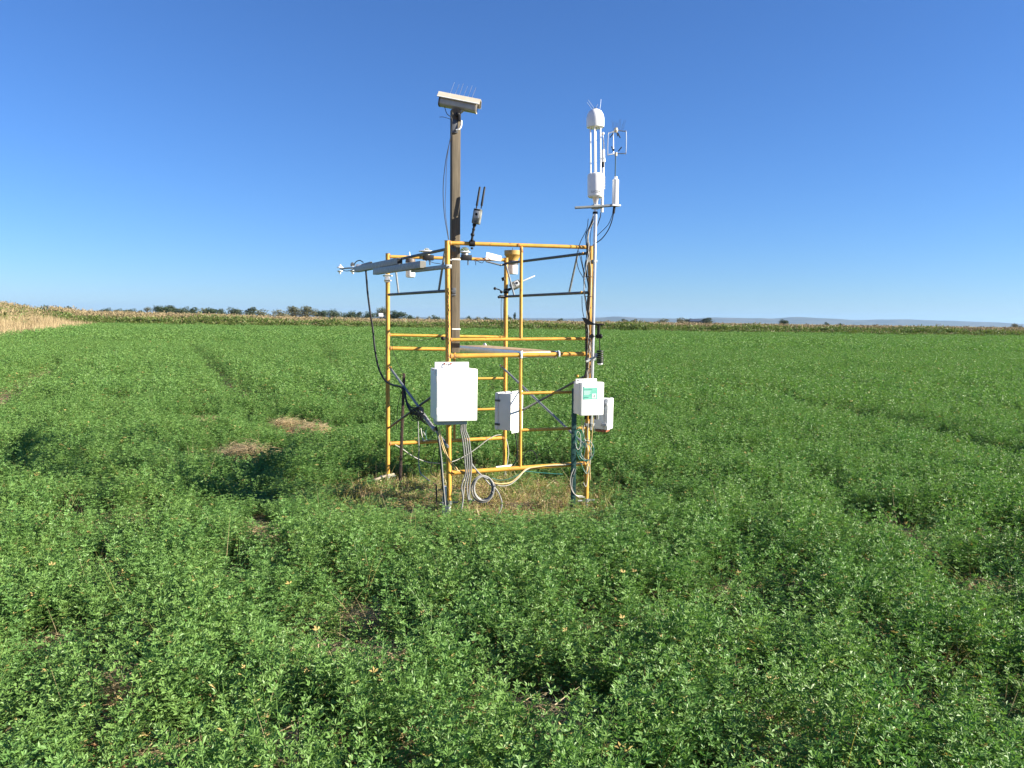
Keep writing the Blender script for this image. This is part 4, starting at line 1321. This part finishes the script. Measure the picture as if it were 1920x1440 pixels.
# ---------------------------------------------------------------- mast
YM = 6.65
M_ = lambda x, y: P(x, y, YM)
ms = thing('instrument_mast', 'slim shiny aluminium mast clamped to the scaffold corner post', 'mast', tuple(M_(1107.5, 806)))
MB().tube([M_(1117, 368), M_(1113, 560), M_(1107.5, 806)], .0165, 14).build('pipe', ALU, ms)
for x, y in ((1112.5, 490), (1110, 673), (1108, 796)):
    p = M_(x, y); q = FRONT(x - 6, y)
    MB().box((p + q) / 2, AXF, (.09, .03, .022), .003).tube([p - Z * .012, p + Z * .012], .025, 10).tube([p, M_(x + 6.5, y + .5)], .005, 6).build('clamp', GALV, ms)
MB().tube([M_(1116, 397), M_(1116, 401)], .021, 12).build('band', BLACK, ms)
ca = [P(1078, 389.5, YM - .06), P(1118, 387.5, YM - .035), P(1156, 384.5, YM - .01)]
MB().tube(ca, [.011, .012, .012], 10).build('cross_arm', GALV, ms)
MB().box(M_(1117, 388), AXF, (.055, .06, .035), .004).build('cross_fitting', GREYP, ms)
MB().box(P(1154, 385.5, YM - .01), AXF, (.075, .05, .012), .003).build('arm_plate', WHITE, ms)

# gas analyser with dome
YG = 6.65
g_ = lambda x, y: P(x, y, YG)
ga = thing('gas_analyser', 'white open-path gas analyser with domed head on thin rods topping the mast', 'sensor', tuple(g_(1116.5, 384)))
gx = lambda y: 1116.8 + (372 - y) * 0.003
c0 = g_(1117, 372)
zg = lambda y: g_(1117, y).z - c0.z
axg = (g_(1116.3, 200) - c0).normalized()
MB().lathe(c0, axg, [(.056, zg(370.5)), (.066, zg(368)), (.067, zg(364)), (.067, zg(331)), (.064, zg(327)), (.052, zg(325.5))], 28).build('base_cylinder', WHITE2, ga)
c1 = g_(1116.3, 240)
zd = lambda y: g_(1116.3, y).z - c1.z
dm = MB().lathe(c1, axg, [(.058, zd(240)), (.070, zd(239)), (.072, zd(235)), (.072, zd(222)), (.066, zd(215)), (.050, zd(208.5)), (.026, zd(205)), (.004, zd(204))], 28).build('domed_head', WHITE2, ga)
MB().lathe(c1, axg, [(.016, zd(205.5)), (.018, zd(204)), (.010, zd(202.5))], 12).build('top_cap', STEEL, ga)
for ang, r_ in ((200, .042), (255, .030), (330, .046), (80, .042)):
    o_ = Vector((math.cos(R(ang)), math.sin(R(ang)), 0)) * .045
    MB().tube([c0 + axg * zg(327) + o_, c1 + axg * zd(239) + o_], .0062, 10).build('rod', WHITE2, ga)
for (x0, y0, x1, y1) in ((1111, 206, 1100.5, 191.5), (1114, 203, 1103, 187.5), (1117, 203, 1121, 195), (1125, 204, 1127, 186)):
    MB().tube([g_(x0, y0), g_(x1, y1)], .0013, 5).build('bird_spike', ALU, ga)
MB().lathe(g_(1117, 383), axg, [(.020, 0), (.021, .02), (.028, .045), (.030, .058)], 14).build('neck', ALU, ga)
MB().lathe(g_(1113, 327), axg, [(.016, 0), (.017, .008), (.008, .012)], 12).lathe(g_(1119.5, 327), axg, [(.012, 0), (.012, .008), (.006, .01)], 12).build('mirror_seat', WHITE2, ga)
def lettering(txt, size, parent, mapf, m, name='lettering'):
    cu = bpy.data.curves.new('txt', 'FONT'); cu.body = txt; cu.size = size; cu.align_x = 'CENTER'; cu.extrude = 0
    tmp = bpy.data.objects.new('txt', cu); COL.objects.link(tmp)
    bpy.context.view_layer.update()
    me = bpy.data.meshes.new_from_object(tmp.evaluated_get(bpy.context.evaluated_depsgraph_get()))
    bpy.data.objects.remove(tmp, do_unlink=True)
    off_ = root_loc(parent)
    for v in me.vertices: v.co = mapf(v.co.x, v.co.y) - off_
    me.materials.clear(); me.materials.append(m)
    o = bpy.data.objects.new(name, me); COL.objects.link(o); o.parent = parent
    return o
def on_cyl(x, y):
    a = R(-90 - 2) + x / .068
    return c0 + axg * (zg(363.5) + y) + Vector((math.cos(a), math.sin(a), 0)) * .0678
lettering('LI-COR', .026, ga, on_cyl, mat('logo_dark', (.10, .085, .04), rough=.4))

# slim analyser behind it
YS = 6.78
s_ = lambda x, y: P(x, y, YS)
sa = thing('slim_gas_sensor', 'slim white gas sensor with ball tip and louvred shield behind the domed analyser', 'sensor', tuple(s_(1129.5, 398)))
MB().ball(s_(1130.5, 250.5), .0125).tube([s_(1130.5, 254), s_(1132.2, 270), s_(1132.5, 283)], [.004, .005, .007], 8).build('ball_tip', WHITE2, sa)
MB().tube([s_(1130.8, 281), s_(1131.3, 304)], .0165, 14).build('head', WHITE2, sa)
MB().tube([s_(1130.8, 304), s_(1130.8, 314)], .011, 12).build('window_gap', BLACK, sa)
MB().tube([s_(1131, 313), s_(1131, 330)], .008, 10).tube([s_(1133, 283), s_(1132.5, 330)], .004, 8).build('strut', WHITE2, sa)
for k in range(9):
    y = 331 + k * 2.7
    MB().lathe(s_(1130, y + 1.6), Z, [(.021, 0), (.022, .002), (.014, .008)], 14).build('louvre', CREAM if k % 2 else WHITE2, sa)
MB().tube([s_(1130, 330), s_(1130, 358)], .012, 10).build('shield_core', BLACK, sa)
MB().tube([s_(1129.5, 356), s_(1128.5, 398)], .0125, 12).build('barrel', WHITE2, sa)
MB().box(P(1124, 388, 6.72), AXF, (.05, .06, .02), .003).build('bracket', GALV, sa)
MB().tube(spline([s_(1126, 399), s_(1126, 405), s_(1121, 420), s_(1114, 440), s_(1112, 462)], 6), .004, 6).build('cable', RUBBER, sa)

# sonic anemometer
Y3 = 6.64
t_ = lambda x, y, o=0.0: P(x, y, Y3 + o)
sn = thing('sonic_anemometer', 'three-arm sonic anemometer frame with white barrel on the end of the cross arm', 'anemometer', tuple(t_(1153.5, 386)))
FRM = mat('bare_rod', (.42, .44, .46), (.30, .32, .35), scale=40, rough=.35, metal=.8)
arms = [(1174, 246.5, 1173.5, 287.5, .0), (1140.5, 250.5, 1139.5, 290, -.04), (1150, 248, 1150, 287, .12)]
ct, cb = t_(1155, 244.5), t_(1155, 288)
for (x0, y0, x1, y1, o) in arms:
    a, b = t_(x0, y0, o), t_(x1, y1, o)
    MB().tube(spline([ct, ct.lerp(a, .8), a - Z * .008, b + Z * .008, cb.lerp(b, .8), cb], 4), .0042, 8).build('frame_arm', FRM, sn)
MB().ball(ct, .017).tube([ct + Z * .02, ct - Z * .016], .012, 10).build('top_hub', CREAM, sn)
MB().tube([cb + Z * .01, cb - Z * .02], .011, 10).build('bottom_hub', CREAM, sn)
for (x0, y0, x1, y1, o) in ((1150, 249.5, 1144.5, 257, -.02), (1158.5, 249, 1162.5, 257.5, 0), (1157, 249, 1158.5, 254.5, .04), (1150, 284, 1147, 275.5, -.02), (1159.5, 283.5, 1165, 276.5, 0), (1150, 284, 1151, 280, .04)):
    MB().tube([t_(x0, y0, o), t_(x1, y1, o)], .0042, 8).ball(t_(x1, y1, o), .0055, 8).build('transducer', BLACK, sn)
sk = random.Random(3)
for k in range(10):
    x = 1147 + k * 2.9
    MB().tube([t_(1150 + k * 2.0, 244), t_(x, 225 + sk.uniform(-2, 9))], .0011, 4).build('bird_spike', STEEL, sn)
T(t_(1154.5, 290), t_(1153.5, 334), .0055, 'stem', mat('blue_stem', (.03, .10, .16), (.02, .06, .10), rough=.35), sn)
MB().lathe(t_(1153.3, 385), Z, [(.026, 0), (.026, t_(1153, 337).z - t_(1153, 385).z), (.014, t_(1153, 335).z - t_(1153, 385).z), (.012, t_(1153, 331).z - t_(1153, 385).z)], 20).build('barrel', WHITE2, sn)
T(t_(1152, 387), t_(1150.5, 400), .011, 'connector', BLACK, sn, 12)
MB().tube(spline([t_(1150.5, 400), t_(1147, 415), t_(1140, 432), t_(1128, 448), t_(1113, 459), t_(1107, 470)], 6), .0042, 6).build('cable', RUBBER, sn)
MB().tube(spline([t_(1149, 400), t_(1141, 420), t_(1126, 436), t_(1114, 446)], 6), .0028, 6).build('cable', RUBBER, sn)

# vane and cups station
YV = 6.54
v = lambda x, y, o=0.0: P(x, y, YV + o)
wv = thing('wind_station', 'black wind vane and cup anemometer over a small louvred shield beside the mast', 'weather station', tuple(v(1125, 684)))
MB().prism([v(1091, 595.5), v(1098, 596), v(1113, 606), v(1133, 607.5), v(1133, 609.5), v(1098.5, 609)], Vector((0, .004, 0))).build('vane_fin', BLACK, wv)
MB().tube([v(1116, 608), v(1128, 608.5), v(1134, 609.5)], [.006, .009, .001], 8).build('vane_nose', BLACK, wv)
MB().lathe(v(1122, 632), Z, [(.010, 0), (.013, .02), (.012, .05), (.014, .06), (.012, .085), (.016, .10)], 12).build('bearing', BLACK, wv)
for (x, y, o, hx) in ((1109.8, 630.5, -.01, -1), (1126.5, 630.5, -.035, 1), (1121, 630.5, .06, 0)):
    c = v(x, y, o)
    d_ = Vector((.1, -1, 0)).normalized() if hx < 0 else Vector((.7, .7, 0)).normalized()
    MB().lathe(c, d_, [(.019, .0), (.0195, -.003), (.016, -.012), (.008, -.018), (.001, -.0195)], 14).build('cup', BLACK, wv)
    T(v(1122, 630.5), c, .003, 'cup_arm', BLACK, wv, 6)
T(v(1124, 632), v(1124.8, 658), .0042, 'stem', BLACK, wv, 8)
for k in range(6):
    c = v(1125, 680.5 - k * 4.1)
    MB().lathe(c, Z, [(.028, 0), (.030, .003), (.027, .012), (.014, .014)], 18).build('louvre', BLACK, wv)
MB().lathe(v(1125.2, 684), Z, [(.016, 0), (.022, .006), (.022, .014)], 16).build('base', WHITE2, wv)
MB().tube([v(1099, 678, -.02), v(1110, 672.5), v(1120, 667)], .009, 8).box(v(1118, 666), AXF, (.03, .03, .03), .003).build('bracket', GREYP, wv)
# teal-free clutter: cables down the mast corner
mc = thing('mast_cable_bundle', 'tangled thin cables tied down the mast corner post to the box', 'cables', tuple(FRONT(1096, 712, .04)))
mk = random.Random(9)
for k in range(9):
    m = RUBBER if k % 3 else WCAB
    x = mk.uniform(-5, 2)
    pts = [FRONT(1113 + x * .3, 402 + k * 2, .05)]
    for y in (440, 470, 505, 540, 575, 605, 640, 675, 712):
        pts.append(FRONT(1106 + x + mk.uniform(-4.5, 2.5) - (5 if 600 > y > 480 and k < 4 else 0), y, .035 + mk.uniform(0, .02)))
    MB().tube(spline(pts, 5), .0026 if m is RUBBER else .003, 5).build('cable', m, mc)
for pts in ([(1083, 470), (1081, 485), (1085, 505), (1094, 522), (1099, 540)], [(1085, 470), (1092, 500), (1097, 525)], [(1103, 410), (1100, 430), (1089, 452), (1083, 472)], [(1090, 480), (1093, 500), (1098, 520)], [(1091, 555), (1092, 580), (1096, 600)]):
    MB().tube(spline([FRONT(x, y, .05) for x, y in pts], 5), .003, 5).build('cable', RUBBER, mc)
MB().tube(spline([FRONT(1098, 600, .04), FRONT(1099, 640, .045), FRONT(1099, 690, .045), FRONT(1096, 706, .045)], 5), .006, 6).build('cable', RUBBER, mc)
for y in (519, 556, 636, 676, 692):
    MB().tube([FRONT(1097, y, .05), FRONT(1104, y - 1, .06), FRONT(1110, y, .05)], .003, 5).build('tie', BLACK, mc)

# ---------------------------------------------------------------- ground posts
def tpost(name, label, x0, y0, x1, Y, w, m):
    a = P(x0, y0, Y); b = P(x1, 900, Y); d = (b - a); g = a + d * ((a.z + .25) / (a.z - b.z))
    axd = (a - g).normalized(); u = (Vector((1, 0, 0)) - axd * axd.x).normalized(); n = axd.cross(u)
    t = thing(name, label, 'post', (g.x, g.y, 0))
    MB().box((a + g) / 2, (u, n, axd), (w, w * .2, (a - g).length), .002).box((a + g) / 2 + n * w * .35, (u, n, axd), (w * .2, w * .7, (a - g).length - .004), .001).build('shaft', m, t)
    L_ = (a - g).length
    mb = MB()
    for k in range(int(L_ / .09)):
        mb.box(g + axd * (.3 + k * .09) - n * w * .15, (u, n, axd), (w * .5, w * .3, .012), .001) if .3 + k * .09 < L_ - .03 else None
    mb.build('stud', m, t); return t
tpost('fence_post', 'thin dark steel stake between the rear posts, rusty at its top', 757.5, 700, 750.5, 7.42, .028, RUST)
tpost('fence_post', 'dark green steel fence post beside the mast corner', 1077, 728, 1075, 6.56, .042, TPOST)
tsp = FRONT(838, 912, -.03)
single(MB().tube([Vector((tsp.x, tsp.y, 0)) - Z * .1, Vector((tsp.x, tsp.y, tsp.z))], [.036, .034], 16), 'pipe_sleeve', WHITE, 'short white pipe stub standing behind the foot of the corner post', 'pipe')

# chain down the corner post
cn = thing('chain', 'thin rusty chain hanging down the corner post above the big box', 'chain', tuple(FRONT(841, 681, .02)))
x0, y0, x1, y1 = 841, 540, 840.5, 680
for k in range(36):
    f = (k + .5) / 36
    p = FRONT(x0 + (x1 - x0) * f + .8 * math.sin(k * .8), y0 + (y1 - y0) * f, .0265)
    d = uF if k % 2 else nF
    MB().tube([p + Z * .011 * math.cos(q) + d * .005 * math.sin(q) for q in [i * math.pi / 4 for i in range(9)]], .0019, 4, caps=False).build('link', STEEL, cn)
# small black float on the rail
single(MB().ball(FRONT(830.5, 634.5, .03), .017).tube([FRONT(830.5, 634.5, .03), FRONT(838, 633, .01)], .005, 6), 'rubber_float', BLACK, 'round black float on the corner post at rail height', 'float')

# ---------------------------------------------------------------- loose cables
def cable_thing(name, label, strands, base):
    t = thing(name, label, 'cables', tuple(base))
    for pts, r_, m in strands:
        MB().tube(spline(pts, 6), r_, 7).build('cable', m, t)
    return t
F_ = FRONT
gc = []
for k, dx in enumerate((0, 3, 6, 9)):
    x = 865 + dx
    gc.append(([F_(x, 790, .16), F_(x - 1, 806, .15), F_(x + 2 + k, 822, .14), F_(870 + k * 4, 845, .13), F_(872 + k * 4, 868, .12), F_(873 + k * 3.3, 888, .11), F_(873 - (1.5 - k) * 5, 912, .11), F_([868, 868, 879, 881][k], 938, .12), F_([858, 864, 884, 890][k], [972, 965, 936, 938][k], .14)], .0062, GCAB))
cable_thing('grey_cable_bundle', 'four grey cables dropping from the big white box to the ground', gc, F_(866, 960, .13))
cl = thing('cable_coil', 'coil of thick grey cable hanging on the bottom rail', 'cables', tuple(F_(905, 945, .1)))
for k, (rx, ry, dx, dy, o) in enumerate(((21, 25, 0, 0, .07), (19, 23, 2, -1, .085), (17, 22, 1, -2, .06))):
    pts = [F_(905 + dx + rx * math.cos(a), 917 + dy + ry * math.sin(a), o + .01 * math.sin(a * 2 + k)) for a in [i * 2 * math.pi / 24 for i in range(25)]]
    MB().tube(pts, .0075, 8, caps=False).build('loop', GCAB, cl)
MB().tube(spline([F_(893, 884, .05), F_(905, 893, .07), F_(917, 907, .08), F_(930, 917, .08), F_(938, 932, .08), F_(941, 948, .09), F_(934, 965, .1), F_(926, 978, .12)], 6), .006, 7).build('tail', GCAB, cl)
MB().tube(spline([F_(883, 868, .06), F_(892, 880, .06), F_(905, 893, .075), F_(915, 898, .08)], 6), .0068, 7).build('tail', GCAB, cl)
MB().tube([F_(923, 906, .07), F_(927, 914, .09)], .016, 8).tube([F_(926, 912, .07), F_(923, 924, .09)], .014, 8).build('tape', STEEL, cl)
B_ = BACK
cable_thing('white_cable', 'thin white cable sagging between the rear posts', [([B_(741, 834, .02), B_(755, 842, .03), B_(775, 856, .04), B_(800, 866, .05), B_(825, 868.5, .05), B_(850, 865, .04), B_(875, 853, .03), B_(897, 838, .03), B_(912, 826, .03), B_(928, 817, .02), B_(940, 815, .02)], .0045, WCAB),
            ([B_(949, 823, .03), B_(952, 835, .04), B_(953.5, 850, .04), B_(951, 868, .04), B_(948, 885, .04), B_(951, 896, .05)], .0045, WCAB)], B_(800, 870, .05))
cable_thing('tan_cable_bundle', 'tan and white cables sagging from the bottom rail near the coil', [([F_(917, 900, .06), F_(928, 906, .07), F_(945, 907, .07), F_(960, 903, .06), F_(975, 890, .05), F_(988, 879, .03), F_(1010, 875, .025), F_(1035, 872, .025), F_(1060, 871, .024), F_(1085, 868, .024)], .006, YCAB),
            ([F_(925, 905, .06), F_(938, 911, .07), F_(955, 909, .07), F_(970, 898, .06), F_(984, 883, .04), F_(1000, 876, .026), F_(1030, 873, .027), F_(1065, 871, .027), F_(1095, 868, .026)], .004, WCAB),
            ([F_(922, 896, .05), F_(935, 900, .05), F_(950, 899, .05), F_(968, 892, .05), F_(985, 884, .04), F_(1010, 886, .03), F_(1035, 888, .03), F_(1055, 889, .03)], .003, TCAB)], F_(950, 908, .07))
cable_thing('tan_lead_pair', 'pair of tan leads running from the taped bundle onto the bottom rail', [([F_(822, 808, .08), F_(826, 825, .08), F_(832, 845, .08), F_(841, 862, .06), F_(850, 877, .05), F_(862, 884, .04)], .005, YCAB), ([F_(823, 800, .08), F_(829, 826, .085), F_(836, 848, .08), F_(846, 866, .07), F_(858, 880, .05)], .004, YCAB)], F_(855, 884, .05))
cable_thing('black_cable_bundle', 'dark and silver cables running down behind the corner post to the ground', [([F_(817, 800, .06), F_(822, 815, .06), F_(826, 840, .06), F_(827, 870, .05), F_(830, 905, .05), F_(834, 945, .05)], .009, RUBBER), ([F_(820, 808, .07), F_(824, 830, .08), F_(828, 865, .07), F_(831, 905, .07), F_(835, 948, .06)], .0065, GCAB),
            ([F_(818, 805, .05), F_(821, 822, .05), F_(823, 850, .05), F_(820, 880, .05), F_(818, 893, .05), F_(808, 885, .04), F_(811, 862, .04), F_(816, 840, .04)], .003, RUBBER),
            ([F_(812, 905, .0), F_(818, 913, .0), F_(818, 945, .0)], .006, RUST)], F_(828, 950, .05))
cable_thing('hanging_leads', 'thin pale leads hanging from the wire tangle to the weeds', [([LEFT(784, 790, .05), LEFT(784.5, 815, .05), LEFT(785.5, 840, .05), LEFT(785, 865, .05), LEFT(788, 886, .05), LEFT(797, 895, .06), LEFT(806, 902, .06)], .0045, GCAB),
            ([LEFT(789, 803, .05), LEFT(792, 820, .05), LEFT(796, 827, .06), LEFT(799, 821, .06), LEFT(793, 808, .06)], .004, WCAB), ([LEFT(753, 735, .05), LEFT(746, 760, .05), LEFT(744, 790, .05), LEFT(743, 806, .05)], .003, RUBBER),
            ([LEFT(800, 800, .05), LEFT(798, 815, .06), LEFT(803, 826, .06), LEFT(813, 815, .06), LEFT(817, 806, .06)], .003, TCAB)], LEFT(786, 885, .05))
tcl = thing('teal_cable_coil', 'coil of thin teal and white cable hung on the mast corner post', 'cables', tuple(F_(1100, 865, .05)))
for k, (x, y, rx, ry, m, o) in enumerate(((1099, 843, 15, 20, TCAB, .05), (1100, 846, 13.5, 19, TCAB, .06), (1101, 844, 12, 18, WCAB, .055), (1099, 848, 11, 16, TCAB, .065), (1084, 820, 6, 20, TCAB, .07), (1086, 828, 7, 24, TCAB, .075), (1084, 826, 5, 17, WCAB, .08), (1089, 835, 8, 28, TCAB, .08))):
    MB().tube([F_(x + rx * math.cos(a), y + ry * math.sin(a), o + .012 * math.sin(a + k)) for a in [i * 2 * math.pi / 20 for i in range(21)]], .0024, 6, caps=False).build('loop', m, tcl)
for pts, m in (([(1078, 800), (1074, 812), (1075, 826), (1082, 830)], WCAB), ([(1090, 870), (1094, 880), (1100, 888), (1104, 878), (1100, 868)], TCAB), ([(1103, 790), (1102, 820), (1108, 850), (1103, 890), (1099, 912), (1094, 905)], WCAB), ([(1096, 792), (1094, 815), (1102, 838), (1105, 860), (1099, 885)], WCAB), ([(1113, 783), (1110, 815), (1108, 845), (1106, 870), (1107, 900)], YCAB),
               ([(1092, 784), (1091, 800), (1096, 822), (1102, 845), (1100, 880)], YCAB)):
    MB().tube(spline([F_(x, y, .05) for x, y in pts], 6), .0035, 6).build('strand', m, tcl)
for (x, y) in ((1077, 900),):
    MB().tube(spline([F_(1076, 878, .06), F_(1070, 895, .06), F_(1071, 915, .06), F_(1079, 928, .06), F_(1092, 930, .05)], 6), .0035, 6).build('strand', WCAB, tcl)
    MB().tube(spline([F_(1080, 878, .06), F_(1073, 900, .06), F_(1074, 920, .06), F_(1083, 931, .06), F_(1096, 932, .05)], 6), .0035, 6).build('strand', GCAB, tcl)
cable_thing('black_diagonal_wire', 'thin black wire slanting down from the rear brace towards the weeds', [([RIGHT(1075, 770, .0), RIGHT(1062, 800, .0), RIGHT(1040, 830, .0), RIGHT(1020, 848, .0), RIGHT(1000, 862, .0)], .0025, RUBBER), ([BACK(980, 868, .1), BACK(985, 850, .1), BACK(997, 845, .1), BACK(1006, 855, .1), BACK(1007, 868, .1)], .004, RUBBER)], RIGHT(1010, 865, 0))
cable_thing('rear_box_leads', 'dark leads hanging from the grey-white rear box', [([P(965, 806, 7.75), P(968, 825, 7.75), P(970, 850, 7.75), P(966, 866, 7.75), P(958, 876, 7.75)], .006, RUBBER), ([P(968, 806, 7.75), P(972, 830, 7.75), P(973, 855, 7.75)], .003, RUBBER)], P(966, 870, 7.75))
cable_thing('rail_wire', 'thin dark wire looped under the rear rail and down past the stake', [([BACK(735, 632, .02), BACK(750, 634, .03), BACK(775, 639, .03), BACK(800, 637, .03), BACK(826, 631, .02)], .0025, RUBBER), ([BACK(735, 632, .02), BACK(736, 655, .03), BACK(742, 672, .03), BACK(750, 690, .03), BACK(757, 700, .03)], .0022, RUBBER),
            ([BACK(727, 650, .03), BACK(722, 670, .03), BACK(720, 690, .03), BACK(724, 705, .03)], .0022, RUBBER)], BACK(740, 690, .03))
single(MB().tube([BACK(930, 877, .06), BACK(960, 873, .06)], .014, 10), 'white_pipe', WHITE, 'short white pipe lying level by the rear post foot', 'pipe')
single(MB().tube(spline([G(690, 903, .06), G(705, 899, .09), G(722, 893, .10), G(738, 889, .09)], 4), .012, 8), 'fallen_stick', mat('dead_wood', (.34, .28, .22), (.24, .19, .14), scale=20, rough=.9), 'grey dead stick lying across the foot of the rear post', 'stick')
